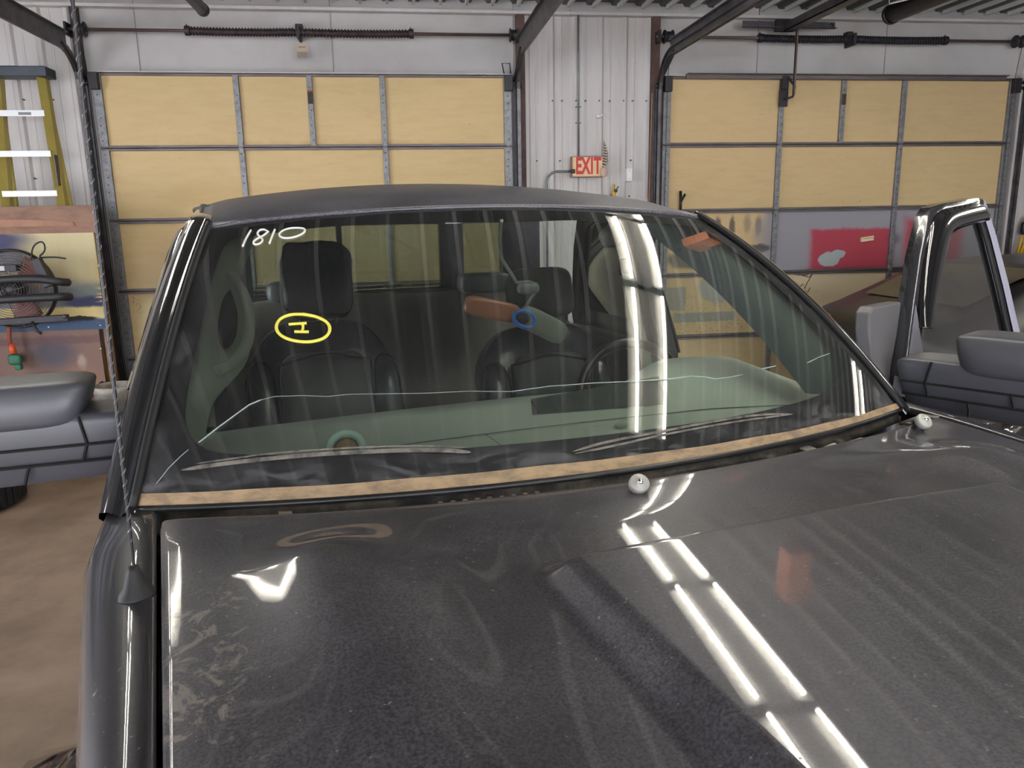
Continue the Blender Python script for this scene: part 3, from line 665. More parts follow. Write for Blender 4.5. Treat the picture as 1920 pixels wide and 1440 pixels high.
# wiper motor linkage
g = G(); g.cyl((.44, -.175, 1.285), (.60, -.14, 1.292), .022, 20); g.ball((.42, -.185, 1.285), (.05, .04, .05), e=.6); g.box((.405, -.20, 1.285), (.44, -.15, 1.318)); g.cyl((.46, -.18, 1.31), (.49, -.172, 1.312), .012, 10)
B('wiper_motor', g, mat('dull_cast_grey', rgb(176, 172, 160), .5, metal=.3, var=.5, vscale=30), bevel=.003)
g = G(); g.tube([(.62, -.16, 1.285), (.70, -.13, 1.29), (.745, -.115, 1.31)], .012, 8); g.obox((.70, -.15, 1.283), (.10, .03, .012), Matrix.Rotation(.4, 3, 'Z')); B('wiper_link', g, M_dark)
g = G(); g.tube([(.80, -.05, 1.30), (.86, -.06, 1.315), (.92, -.10, 1.31), (.955, -.13, 1.30)], .006, 6); g.obox((.90, -.06, 1.30), (.05, .03, .012)); B('hinge_rod', g, M_metal)

# ---- windshield
g = G(); SSW = ls(-1, 1, 60); g.grid(lambda s, t: WS(s, t), SSW, ls(0, 1, 40), uv=True)
ws = B('windshield', g, M_ws, label='cracked dusty glass with white and yellow marker writing')
# black ceramic border (frit), printed on the inside
inner = [(-.942, .234), (-.929, .183), (-.904, .144), (-.867, .124), (-.812, .113), (-.607, .096), (-.375, .09), (-.124, .086), (.211, .085), (.45, .088), (.66, .098), (.80, .125), (.90, .17), (.935, .25), (.94, .4), (.94, .6), (.935, .8),
         (.925, .88), (.88, .915), (.6, .918), (.3, .915), (.1, .90), (-.1, .905), (-.3, .915), (-.6, .93), (-.88, .93), (-.935, .90), (-.945, .757), (-.945, .546), (-.945, .361)]
def chaikin(P):
    Q = []
    for i in range(len(P)): a, b = P[i], P[(i+1) % len(P)]; Q += [(a[0]*.75+b[0]*.25, a[1]*.75+b[1]*.25), (a[0]*.25+b[0]*.75, a[1]*.25+b[1]*.75)]
    return Q
inn = chaikin(chaikin(inner)); V = []; K = 5
for s, t in inn:
    # radial push to the outer rectangle
    ds, dt = s/1., (t-.5)/.5; m_ = max(abs(ds), abs(dt)); es, et = ds/m_, .5+.5*dt/m_
    for k in range(K): f = k/(K-1); V.append(WS(s*(1-f)+es*f, t*(1-f)+et*f, -.003))
n = len(inn); g = G(); g.add(V, [(i*K+k, i*K+k+1, ((i+1) % n)*K+k+1, ((i+1) % n)*K+k) for i in range(n) for k in range(K-1)], True)
M_frit = mat('frit_black', rgb(30, 29, 36), .6)
B('frit_band', g, M_frit, ws)
def stroke(P, r, flat=.4, off=.002):
    Q = []
    for i in range(len(P)-1):
        for k in range(4): f = k/4; Q.append((P[i][0]*(1-f)+P[i+1][0]*f, P[i][1]*(1-f)+P[i+1][1]*f))
    Q.append(P[-1]); return [WS(a, b, off) for a, b in Q]
def smooth(P, closed=False):
    for _ in range(2):
        Q = [P[0]]
        for a, b in zip(P[:-1], P[1:]): Q += [tuple(x*.75+y*.25 for x, y in zip(a, b)), tuple(x*.25+y*.75 for x, y in zip(a, b))]
        P = Q+[P[-1]]
    return P
M_wm = mat('white_marker', rgb(235, 235, 232), .6, emit=0); M_ym = mat('yellow_marker', rgb(226, 214, 84), .6)
g = G()
for P in ([(-.859, .942), (-.869, .894), (-.874, .848)], [(-.799, .92), (-.814, .94), (-.832, .937), (-.836, .913), (-.822, .892), (-.812, .873), (-.821, .852), (-.839, .851), (-.844, .869), (-.831, .887), (-.814, .9), (-.801, .92)],
          [(-.779, .931), (-.785, .892), (-.791, .85)], [(-.703, .928), (-.676, .919), (-.683, .889), (-.717, .87), (-.75, .872), (-.766, .896), (-.752, .922), (-.726, .931), (-.703, .928)]):
    g.tube([WS(a, b, .0015) for a, b in smooth(P)], .0024, 6)
B('marker_number', g, M_wm, ws, label='handwritten number 1810 in white marker')
g = G()
for P, r in (([(-.686, .514), (-.65, .501), (-.621, .477), (-.615, .448), (-.629, .422), (-.663, .412), (-.702, .419), (-.736, .438), (-.753, .468), (-.747, .5), (-.721, .516), (-.686, .514), (-.662, .504)], .0034),
          ([(-.72, .48), (-.697, .48), (-.675, .479)], .003), ([(-.686, .479), (-.683, .464), (-.687, .451)], .003), ([(-.705, .453), (-.687, .45), (-.67, .448)], .003)):
    g.tube([WS(a, b, .0015) for a, b in smooth(P)], r, 6)
B('marker_circle', g, M_ym, ws, label='yellow marker oval around a letter I')
g = G(); M_crack = mat('crack_edge', rgb(160, 176, 168), .15, spec=1.)
for P, r in (([(-.898, .145), (-.859, .184), (-.828, .212), (-.8, .237), (-.776, .248)], .0013), ([(-.776, .248), (-.746, .255), (-.685, .252), (-.629, .244), (-.583, .246), (-.471, .237), (-.408, .232), (-.31, .228), (-.211, .217)], .00045), ([(-.211, .217), (-.116, .222), (.005, .219), (.121, .212), (.208, .209), (.266, .21)], .0007),
             ([(.157, .21), (.244, .207), (.283, .21), (.325, .202), (.352, .193), (.398, .193), (.449, .195)], .0009), ([(.532, .205), (.591, .208)], .0012), ([(.724, .203), (.795, .216), (.866, .224)], .0010), ([(-.97, .049), (-.951, .086), (-.931, .113), (-.917, .129)], .0007)):
    B('crack', G().tube(stroke(P, r), r, 4), M_crack, ws)
# dried dirt lines left by the wipers
g = G(); M_smear = mat('dried_dirt', rgb(124, 118, 110), .9, var=1., vscale=30, vcol=rgb(60, 57, 56))
def smear(P, h):
    Q = []; sp = smooth(P)
    for i, (a, b) in enumerate(sp):
        e = min(1, min(i, len(sp)-1-i)/4+.15)*h; Q += [WS(a, b-e/2, .0012), WS(a, b+e/2, .0012)]
    return g.add(Q, [(2*i, 2*i+1, 2*i+3, 2*i+2) for i in range(len(sp)-1)], True)
smear([(-.925, .08), (-.852, .09), (-.761, .096), (-.67, .099), (-.577, .098), (-.484, .094), (-.389, .085), (-.34, .075)], .010)
smear([(-.898, .094), (-.83, .101), (-.752, .109), (-.646, .11), (-.553, .108), (-.435, .101), (-.345, .086)], .004)
smear([(-.119, .052), (-.037, .066), (.095, .072), (.211, .078), (.336, .08), (.435, .076), (.527, .062)], .006)
smear([(-.116, .047), (-.017, .054), (.091, .064), (.266, .070), (.394, .069), (.519, .062)], .005)
B('wiper_smear', g, M_smear, ws)
g = G(); SSD = ls(-1.0, 1.0, 80)
g.grid(lambda s, k: WS(s*(1.0+.004*k), [.027-.010*(s > -.2)*min(1, (s+.2)/1.0)+.0008*math.sin(s*23), .012, -.004][int(k)], .0025), SSD, [0, 1, 2])
B('dirt_strip', g, M_tan, ws, label='tan caked dust along the bottom edge')
g = G(); g.tube([WS(s, -.006) for s in SSD], .006, 6); B('bottom_moulding', g, M_blk, ws)

# ---- windshield pillars
def pillar(sg):
    def f(k, t):
        p = WS(sg, t); o = [(0, .0, .004), (.006, .002, .012), (.016, .006, .013), (.022, .010, .004), (.028, .014, .008), (.045, .030, .010), (.062, .055, .002), (.070, .09, -.02), (.066, .12, -.04)][int(k)]
        return (p.x+sg*o[0], p.y+o[1], p.z+o[2])
    g = G(); g.grid(f, list(range(9)), ls(-.03, 1.02, 30)); B('windshield_pillar', g, M_gloss)
    g = G(); g.tube([WS(sg, t)+Vector((sg*.004, 0, .008)) for t in ls(-.01, 1, 30)], .008, 8); B('side_moulding', g, M_rub)
pillar(-1); pillar(1)
# ---- roof
def RF(s, v):
    hw = .69+.045*ss(1.1, 2.0, v); vv = v+.05*s*s*(1-ss(.58, 1.6, v)); a = abs(s)
    return (s*hw*1.03-.035, vv, 1.838-.036*s*s+.098*(1-math.exp(-(v-.575)/.33))*(1-.25*s*s)-.010*ss(.86, 1., a)-.05*ss(2.2, 2.45, v))
g = G(); g.grid(RF, ls(-1, 1, 50), [.575, .58, .59]+ls(.61, 2.40, 40))
M_roof, _rt = paint('dusty_roof_paint', .5)[:2]; _rt.n['Principled BSDF'].inputs['Coat Weight'].default_value = .25; _rt.n['Principled BSDF'].inputs['Coat Roughness'].default_value = .12; _rt.n['Principled BSDF'].inputs['Roughness'].default_value = .5
B('roof', g, M_roof, solid=.01)
g = G(); g.tube([WS(s, 1.0)+Vector((0, .0, .004)) for s in ls(-1, 1, 50)], .005, 6); B('top_moulding', g, mat('grey_moulding', rgb(120, 120, 122), .5))
g = G(); g.grid(lambda s, v: (RF(s, v)[0]*.93, v, RF(s, v)[2]-.045), ls(-1, 1, 20), ls(.62, 2.35, 12)); B('headliner', g, M_intd)
for sg in (-1, 1):
    g = G(); g.tube([Vector(RF(sg, v))+Vector((sg*.006, 0, -.012)) for v in ls(.58, 2.38, 30)], .012, 8); B('roof_gutter', g, M_blk)

# ---- doors.  a = along the door from its hinge, z = height, d = outward
OUT = [(.07, 1.28), (.075, 1.30), (.095, 1.343), (.165, 1.425), (.26, 1.54), (.37, 1.665), (.50, 1.785), (.56, 1.812), (.63, 1.824), (.93, 1.844), (.965, 1.838), (.975, 1.808), (1.0, 1.71), (1.02, 1.54), (1.03, 1.33), (1.03, 1.27)]
INN = [(.21, 1.28), (.215, 1.30), (.22, 1.38), (.25, 1.43), (.32, 1.52), (.41, 1.62), (.52, 1.735), (.57, 1.762), (.64, 1.775), (.90, 1.79), (.92, 1.785), (.93, 1.76), (.945, 1.69), (.96, 1.53), (.965, 1.33), (.965, 1.28)]
def door(P, mirror_side, is_open, L=1.03, rear=False):
    """P(a, z, d) maps door coordinates into the truck frame"""
    g = G()
    # painted lower skin and inner panel, one hollow shell
    zs = [.45, .55, .7, .9, 1.0, 1.1, 1.2, 1.265, 1.285]
    bul = lambda z: .012*math.sin(PI*min(1, max(0, (z-.45)/.84)))
    g.grid(lambda a, z: P(a, z, bul(z)), ls(0, L, 8), zs); g.grid(lambda a, z: P(a, z, -.10), ls(0, L, 8), zs)
    for a in (0, L): g.grid(lambda d, z: P(a, z, -.10 if d == 0 else bul(z)), [0, 1], zs)
    g.grid(lambda a, d: P(a, 1.285, -.10 if d == 0 else 0), ls(0, L, 8), [0, 1]); g.grid(lambda a, d: P(a, .45, -.10 if d == 0 else 0), ls(0, L, 8), [0, 1])
    door_o = B('front_door' if not rear else 'rear_door', g, M_paint, label='open door swung out from the cab' if is_open else None)
    # window frame: outer gloss band
    n = len(OUT); fr = G(); V = []
    for (a, z), (b, y) in zip(OUT, INN): V += [P(a, z, .0), P(a, z, .012), P(b, y, .004), P(b, y, -.03), P(a, z, -.04)]
    fr.add(V, [(i*5+k, i*5+(k+1) % 5, (i+1)*5+(k+1) % 5, (i+1)*5+k) for i in range(n-1) for k in range(5)], True)
    B('window_frame', fr, M_gloss if not is_open else mat('frame_dark_satin', rgb(44, 45, 50), .2, coat=.8), door_o)
    if is_open:   # lighter inner face of the rear frame leg
        lg = G(); k = [(o, i) for o, i in zip(OUT, INN)][10:15]; V = []
        for (a, z), (b, y) in k: V += [P(a+.012, z, .0145), P(a*.3+b*.7, z*.3+y*.7, .013)]
        lg.add(V, [(2*i, 2*i+1, 2*i+3, 2*i+2) for i in range(len(k)-1)], True); B('frame_leg', lg, mat('silver_frame_face', rgb(186, 186, 204), .3, metal=.2), door_o)
    # seals
    sl = G(); sl.tube([P(b, y, .002) for b, y in INN], .008, 6); B('window_seal', sl, M_rub, door_o)
    gl = G(); gl.add([P(b, y, -.008) for b, y in INN], [tuple(range(n))], False); B('window_glass', gl, M_glass if not rear else M_priv, door_o)
    if rear: return door_o
    # smoked vent visor following the front slope and top
    vo = [(.235, 1.46), (.27, 1.53), (.365, 1.65), (.49, 1.768), (.56, 1.80), (.64, 1.812), (.92, 1.828)]; vi = [(.275, 1.455), (.34, 1.505), (.44, 1.60), (.55, 1.71), (.60, 1.732), (.66, 1.745), (.93, 1.765)]
    vo, vi = smooth(vo), smooth(vi); V = []
    for (a, z), (b, y) in zip(vo, vi): V += [P(a, z, .012), P(a*.7+b*.3, z*.7+y*.3, .034), P(a*.3+b*.7, z*.3+y*.7, .042), P(b, y, .032)]
    vg = G(); vg.add(V, [(i*4+k, i*4+k+1, (i+1)*4+k+1, (i+1)*4+k) for i in range(len(vo)-1) for k in range(3)], True)
    B('vent_visor', vg, M_gloss, door_o, solid=.003)
    # sail triangle
    sg = G(); tri = [(.05, 1.285), (.10, 1.345), (.165, 1.42), (.25, 1.525), (.235, 1.42), (.225, 1.285)]
    sg.add([P(a, z, .014) for a, z in tri]+[P(a, z, -.02) for a, z in tri], [tuple(range(6)), tuple(range(11, 5, -1))]+[(i, 6+i, 6+(i+1) % 6, (i+1) % 6) for i in range(6)]); B('mirror_sail', sg, M_mir if not is_open else mat('sail_grey', rgb(120, 118, 128), .4), door_o)
    if is_open:
        tp = [(-.01, 1.20), (.0, 1.36), (.02, 1.47), (.045, 1.515), (.075, 1.53), (.26, 1.53), (.24, 1.40), (.225, 1.285)]; tg_ = G()
        tg_.add([P(a, z, -.030) for a, z in tp]+[P(a, z, -.075) for a, z in tp], [tuple(range(8)), tuple(range(15, 7, -1))]+[(i, 8+i, 8+(i+1) % 8, (i+1) % 8) for i in range(8)])
        B('inner_trim', tg_, mat('satin_grey_panel', rgb(96, 94, 96), .5), door_o, bevel=.006)
    # handle
    hg = G(); hg.tube([P(.86, 1.02, .0), P(.87, 1.03, .05), P(.99, 1.04, .05), P(1.0, 1.03, .0)], .014, 8); B('door_handle', hg, M_chr, door_o)
    # towing mirror: rounded upper cap over a wider grooved lower arm
    def mb(c, size, e, nu=28, nv=16, deform=None):
        q = G().ball((0, 0, 0), size, e=e, nu=nu, nv=nv, deform=deform); q.v = [tuple(P(c[0]+v[1], c[1]+v[2], c[2]+v[0])) for v in q.v]; return q   # local x = outward
    if True:
        cap = mb((.105+MA, MZ, MC), (.40, .20, MH), .28, deform=lambda q: (q.x, q.y*(1-.15*ss(0, .06, q.z)), q.z)); cp = B('mirror_cap', cap, M_mir, door_o)
        arm = mb((.10+MA, 1.338+MD, .345), (.68, .17, .15), .22, deform=lambda q: (q.x, q.y*(1-.25*ss(-.02, -.07, q.z)), q.z)); B('mirror_arm', arm, M_mir, door_o)
        gg = G()
        for (d0, z0, d1, z1) in ((.02, 1.348, .60, 1.352), (.02, 1.312, .60, 1.316), (.09, 1.350, .12, 1.41), (.09, 1.315, .09, 1.35), (.19, 1.275, .19, 1.314), (.30, 1.314, .30, 1.350)):
            pts = [P(.0135+MA, z+MD, d) for d, z in ((d0, z0), ((d0+d1)/2, (z0+z1)/2), (d1, z1))]; gg.tube(pts, .0035, 5)
        B('panel_gap', gg, M_cav, door_o, kind='stuff')
        mg = mb((.195+MA, 1.395, MC), (.30, .03, .15), .3); B('mirror_glass', mg, M_chr, door_o)
    return door_o
MC, MA, MZ, MH, MD = .40, 0, 1.43, .1, 0
def side_u(z): return .955-.012*ss(1.0, 1.28, z)-(.335*(z-1.28) if z > 1.28 else 0)
def PL(a, z, d): return Vector((-side_u(z)-d, .13+a, z))
MC, MA, MZ, MH, MD = .315, .22, 1.438, .095, .003
door(PL, -1, False)
PHI = R(70.0); sP, cP = math.sin(PHI), math.cos(PHI)
def PR(a, z, d):
    dd = d-(.30*(z-1.28) if z > 1.28 else 0); return Vector((1.03+a*sP+dd*cP, .20+a*cP-dd*sP, z))
MC, MA, MZ, MH, MD = .38, .02, 1.425, .11, -.012
door(PR, 1, True)
# rear side doors
def rearP(sg):
    return lambda a, z, d: Vector((sg*(side_u(z)+d)+(.03 if sg > 0 else 0), 1.18+(1.03-a)*.93+.0, z)) if False else Vector((sg*(side_u(z)+d), 2.14-a*.94, z))
for sg in (-1, 1): door(rearP(sg), sg, False, rear=True)
# cab rear wall, sills, floor, bed
g = G(); g.box((-.93, 2.26, .5), (.93, 2.32, 1.48)); g.box((-.80, 2.26, 1.46), (-.60, 2.32, 1.86)); g.box((.60, 2.26, 1.46), (.80, 2.32, 1.86)); g.box((-.8, 2.26, 1.78), (.8, 2.32, 1.87)); B('cab_rear_wall', g, M_paint)
g = G(); g.box((-.60, 2.285, 1.48), (.60, 2.29, 1.78)); B('rear_window', g, M_rglass)
g = G()
for x in (-.2, .31): g = G(); g.box((x-(.012 if x < 0 else .03), 2.275, 1.48), (x+(.012 if x < 0 else .09), 2.298, 1.78)); B('rear_window_bar', g, M_blk)
g = G(); g.box((-.90, .12, .42), (.90, 2.3, .52)); B('cab_floor', g, M_cav)
for sg in (-1, 1):
    g = G(); g.box((min(sg*.86, sg*.95), .12, .36), (max(sg*.86, sg*.95), 2.25, .46)); B('sill', g, M_paint, bevel=.01)
    g = G(); g.obox((sg*.82, 1.20, 1.55), (.07, .07, .64), Matrix.Rotation(sg*-.30, 3, 'Y')); g.box((min(sg*.84, sg*.93), 1.16, .5), (max(sg*.84, sg*.93), 1.24, 1.3)); B('centre_pillar', g, M_intd, bevel=.012)
g = G(); g.grid(lambda k, v: [(-.96, v, 1.34), (-1.0, v, 1.3), (-1.01, v, 1.0), (-1.0, v, .55)][int(k)], list(range(4)), ls(2.36, 4.2, 5)); g.grid(lambda k, v: [(.96, v, 1.34), (1.0, v, 1.3), (1.01, v, 1.0), (1.0, v, .55)][int(k)], list(range(4)), ls(2.36, 4.2, 5))
g.box((-.98, 2.34, .55), (.98, 2.40, 1.33)); g.box((-1.0, 4.16, .6), (1.0, 4.22, 1.34)); g.box((-.98, 2.36, .62), (.98, 4.2, .66)); B('cargo_bed', g, M_paint, solid=.01)
# ---- antenna on the left fender
ab = G(); ab.lathe([(.0, .042), (.006, .042), (.008, .036), (.017, .010), (.023, .003), (.025, -.008), (.0, -.01)], (-.850, -.335, 1.312), (0, 0, 1), 24)
an = B('antenna_base', ab, M_rub)
mp = [Vector((-.850, -.335, 1.33))+Vector((.018, -.0, .92))*(i/60) for i in range(61)]
g = G(); g.tube(mp, .0022, 8); sp = G()
for k in range(1): sp.tube([mp[0]+Vector((.018, 0, .92))*(i/400)+Vector((math.cos(i*.9)*.0022, math.sin(i*.9)*.0022, 0)) for i in range(26, 401)], .0011, 4)
ma = B('antenna_mast', g, M_blk, an); 
B('mast_spiral', sp, mat('worn_mast', rgb(88, 88, 92), .4), an)

# ---- interior
def dashf(u, k):
    s = (u+.02)/.86; s = max(-.97, min(.97, s)); v0 = WS(s, .0).y+.05; hump = math.exp(-((u-.60)/.22)**4)
    v1 = .50+.05*hump; k = k/10.
    if k <= .8: f = k/.8; v = v0+(v1-v0)*f; z = 1.285+.04*ss(0, .6, f)-.012*(u/.8)**2+.065*hump*ss(.35, 1., f)
    else: f = (k-.8)/.2; v = v1+.06*f; z = 1.325-.012*(u/.8)**2+.065*hump-.25*f**1.5
    return (u, v, z)
g = G(); g.grid(dashf, ls(-.84, .84, 60), list(range(0, 11))); dash = B('dashboard', g, M_dash)
def on_dash(u, v, dz=.002):
    s = max(-.97, min(.97, (u+.02)/.86)); v0 = WS(s, 0).y+.05; hump = math.exp(-((u-.60)/.22)**4); v1 = .50+.05*hump; return Vector(dashf(u, 8*(v-v0)/(v1-v0)))+Vector((0, 0, dz))
def strip(pts, wd, name, m, par=dash):
    g = G(); V = []
    for u, v in pts: V += [on_dash(u, v-wd/2), on_dash(u, v+wd/2)]
    g.add(V, [(2*i, 2*i+1, 2*i+3, 2*i+2) for i in range(len(pts)-1)], True); return B(name, g, m, par)
strip([(u, .075) for u in ls(-.12, .33, 12)], .014, 'defrost_slot', M_cav); strip([(u, .10+.02*(u-.4)) for u in ls(.42, .74, 10)], .014, 'defrost_slot', M_cav)
strip([(u, .075) for u in ls(-.62, -.20, 10)], .010, 'defrost_slot', M_cav)
strip([(u, .19) for u in ls(-.80, .80, 40)], .004, 'dash_seam', M_intd); strip([(-.18+.002*i, .19-.011*i) for i in range(8)], .01, 'dash_seam', M_intd)
g = G(); M_vent = mat('vent_dark', rgb(70, 76, 70), .6)
V = [on_dash(u, v, .001) for u, v in ((-.02, .30), (.34, .26), (.42, .44), (.04, .46))]; g.add(V, [(0, 1, 2, 3)]); vt = B('speaker_grille', g, M_vent, dash)
g = G()
for i in range(8):
    u = .0+.048*i; g.tube([on_dash(u, .31, .003), on_dash(u+.03, .43, .003)], .003, 4)
B('grille_slot', g, M_cav, vt)
g = G(); g.ball(on_dash(.14, .135, .006), (.035, .02, .02), e=1); B('light_sensor', g, mat('sensor_grey', rgb(170, 172, 166), .4), dash)
# glove-side lower front of the dash is hidden; steering wheel
cw = Vector((.50, .70, 1.215)); nx = Vector((1, 0, 0)); ny = Vector((0, .42, .90)).normalized()
ring = [cw+nx*.20*math.cos(a)+ny*.20*math.sin(a) for a in ls(0, 2*PI*(1-1/48), 48)]
g = G(); g.tube(ring, .017, 10, closed=True); sw_ = B('steering_wheel', g, mat('wheel_leather', rgb(40, 34, 32), .35))
g = G(); g.ball(cw, (.16, .10, .14), e=.6)
for a in (.1, PI-.1, -PI/2): g.tube([cw, cw+nx*.19*math.cos(a)+ny*.19*math.sin(a)], .015, 8, flat=1.)
B('wheel_hub', g, M_blk, sw_); g = G(); g.tube([cw, cw+Vector((0, -.18, .02))], .03, 10); B('steering_column', g, M_blk, sw_)
# seats
def seat(uc, black=True, tilt=R(16), hz=1.56, top=1.44, cover=False, label=None):
    M = Matrix.Rotation(-tilt, 3, 'X'); c = Vector((uc, 1.33, 1.12)); m = M_lea
    Lb = top-.72
    g = G(); g.ball((uc, 1.33, (top+.72)/2), (.54, .17, Lb), M, e=.42, nu=32, nv=20, deform=lambda q: (q.x*(1-.22*ss(.15, .38, q.z)), q.y, q.z)); s = B('front_seat', g, m, label=label)
    ins = G(); ins.ball((uc, 1.262, top-.33), (.31, .10, .46), M, e=.32, nu=28, nv=16, deform=lambda q: (q.x, q.y, q.z)); B('back_insert', ins, mat('seat_insert', rgb(66, 72, 71), .4, var=.3, bump=.3, bscale=25), s)
    pp = []
    hw, hh = .160, .23; cc = Vector((uc, 1.262-.045, top-.33))
    for a in ls(0, PI, 17): pp.append(cc+M @ Vector((-hw*math.cos(a)**1 if abs(math.cos(a)) < .7 else -hw*math.copysign(1, math.cos(a)), 0, hh-.09+.09*math.sin(a))))
    pp = [cc+M @ Vector((-hw, 0, -hh))]+pp+[cc+M @ Vector((hw, 0, -hh))]; g = G(); g.tube(pp, .005, 6); B('piping', g, M_cav, s)
    for sg in (-1, 1):
        b = G(); b.ball((uc+sg*.215, 1.27, (top+.70)/2-.03), (.11, .17, Lb-.16), M, e=.6); B('bolster', b, m, s)
    h = G()
    if cover: h.ball((uc-.0, 1.36, hz+.02), (.25, .15, .27), M, e=.5, nu=28, nv=16, deform=lambda q: (q.x+.004*math.sin(q.z*60+q.x*30), q.y+.010*math.sin(q.x*70+q.z*40), q.z+.003*math.sin(q.x*55)))
    else: h.ball((uc, 1.38, hz), (.26, .12, .20), M, e=.42, nu=28, nv=16)
    B('headrest', h, M_leag if not cover else M_lea, s)
    for sg in (-1, 1): p = G(); p.cyl((uc+sg*.06, 1.375, top-.08), (uc+sg*.06, 1.375, hz), .007, 8); B('headrest_post', p, M_chr, s)
    cs = G(); cs.ball((uc, 1.02, .72), (.54, .58, .20), e=.4); B('seat_cushion', cs, m, s)
seat(-.41, top=1.46, hz=1.58, cover=True, label='passenger seat with a wrinkled black headrest cover'); seat(.44, top=1.39, hz=1.51)
g = G(); g.ball((.0, 2.12, 1.06), (1.5, .16, .82), Matrix.Rotation(-R(8), 3, 'X'), e=.25, nu=32, nv=16); rs = B('rear_seat', g, mat('rear_seat_cloth', rgb(128, 126, 112), .85, var=.2))
g = G(); g.ball((.0, 1.85, .70), (1.5, .6, .22), e=.3); B('bench_cushion', g, MATS['rear_seat_cloth'], rs)
g = G(); g.box((-.72, 2.18, 1.452), (.72, 2.27, 1.47)); B('rear_shelf', g, M_intd)
for x in (-.42, .45):
    g = G(); g.ball((x, 2.12, 1.50), (.26, .11, .10), e=.5); B('rear_headrest', g, M_leag)
# A pillar trim inside: a moulded strip that widens around the grab handle
def trim(sg):
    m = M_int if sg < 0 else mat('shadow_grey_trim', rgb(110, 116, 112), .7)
    def f(k, t):
        p = WS(sg*.955, t, -.012); wi = (.050+.062*math.exp(-((t-.46)/.17)**4)+.02*ss(.6, .9, t)) if sg < 0 else .085
        q = [(0, 0, 0), (.3, .02, .004), (.7, .055, .004), (.95, .075, -.004), (1., .10, -.012), (.96, .15, -.02)][k]
        return (p.x-sg*wi*q[0], p.y+q[1], p.z+q[2])
    g = G(); g.grid(f, list(range(6)), ls(.07, .99, 40)); o = B('pillar_trim', g, m)
    if sg < 0:
        hole = smooth([(-.695, 1.662), (-.682, 1.615), (-.693, 1.562), (-.722, 1.545), (-.728, 1.592), (-.713, 1.645), (-.695, 1.662)])
        def vs(u, z):   # depth of the trim at that spot
            t = .5+(z-1.62)/.50; a = Vector(f(0, t)); b = Vector(f(4, t)); return a.y+(b.y-a.y)*min(1, max(0, (u-a.x)/(b.x-a.x)))-.014
        g = G(); g.prism([(u, vs(u, z), z) for u, z in hole[:-1]], (0, .004, 0)); B('handle_recess', g, M_cav, o)
        g = G(); P = smooth([(-.690, 1.690), (-.668, 1.655), (-.658, 1.608), (-.670, 1.552), (-.697, 1.523), (-.735, 1.512)])
        g.tube([(u, vs(u, z)-.004, z) for u, z in P], .012, 10); B('grab_handle', g, m, o)
trim(-1); trim(1)
# seat belts
M_belt = mat('belt_webbing', rgb(124, 130, 118), .8)
def belt(pts, name='seat_belt', wd=.046):
    g = G(); V = []
    for i, p in enumerate(pts): V += [Vector(p)-Vector((wd/2, 0, 0)), Vector(p)+Vector((wd/2, 0, 0))]
    g.add(V, [(2*i, 2*i+1, 2*i+3, 2*i+2) for i in range(len(pts)-1)]); return B(name, g, M_belt, solid=.002)
b1 = belt([(-.795, 1.15, 1.62), (-.80, 1.14, 1.4), (-.80, 1.13, 1.1), (-.81, 1.12, .8)])
g = G(); g.ball((-.795, 1.11, 1.14), (.06, .03, .07), e=.5); g.tube([(-.81, 1.10, 1.17), (-.77, 1.08, 1.13), (-.765, 1.08, 1.07)], .010, 6); B('belt_buckle', g, M_blk, b1)
b2 = belt([(.735, 1.22, 1.60), (.76, 1.2, 1.45), (.80, 1.18, 1.28), (.84, 1.16, 1.0)])
g = G(); g.ball((.735, 1.23, 1.61), (.05, .03, .07), e=.5); B('belt_guide', g, M_blk, b2)
# rear-view mirror hanging from its wiring
Mm = Matrix.Rotation(R(23), 3, 'Y')
g = G(); g.ball((.062, .43, 1.53), (.145, .035, .062), Matrix.Rotation(R(28), 3, 'Y'), e=.5, nu=24, nv=14); mv = B('rear_view_mirror', g, mat('mirror_back_grey', rgb(128, 132, 124), .45), label='detached mirror dangling inside the glass by its wire')
g = G(); g.ball((-.075, .43, 1.578), (.15, .035, .052), Matrix.Rotation(R(14), 3, 'Y'), e=.5, nu=24, nv=14); B('mirror_face', g, mat('mirror_face_reflection', rgb(176, 112, 84), .3), mv)  # orange-brown reflection on this half is put into its base colour
g = G(); g.tube([Vector((.0, .41, 1.552))+Mm @ Vector((.030*math.cos(a), -.012, .020*math.sin(a))) for a in ls(0, 2*PI*23/24, 24)], .0055, 8, closed=True); B('mount_ring', g, mat('blue_ring', rgb(56, 120, 214), .35), mv)
g = G(); g.ball((.0, .42, 1.552), (.05, .04, .034), e=.9); B('mount_ball', g, M_blk, mv)
g = G(); g.tube(smooth([(-.03, .50, 1.82), (-.035, .50, 1.75), (-.015, .47, 1.68), (.005, .45, 1.64), (.05, .44, 1.625), (.045, .44, 1.60), (.01, .43, 1.58), (.0, .43, 1.56)]), .0042, 6) if False else None
P3 = [(-.02, .50, 1.80), (-.032, .49, 1.74), (-.028, .48, 1.70), (-.005, .46, 1.655), (.0, .45, 1.64), (.03, .44, 1.642), (.052, .44, 1.635), (.05, .44, 1.62), (.03, .43, 1.60), (.01, .43, 1.57)]
g = G(); g.tube(P3, .0045, 8); g.ball((.028, .44, 1.625), (.06, .03, .03), e=.7); B('wiring', g, mat('wire_grey', rgb(120, 124, 124), .4), mv)

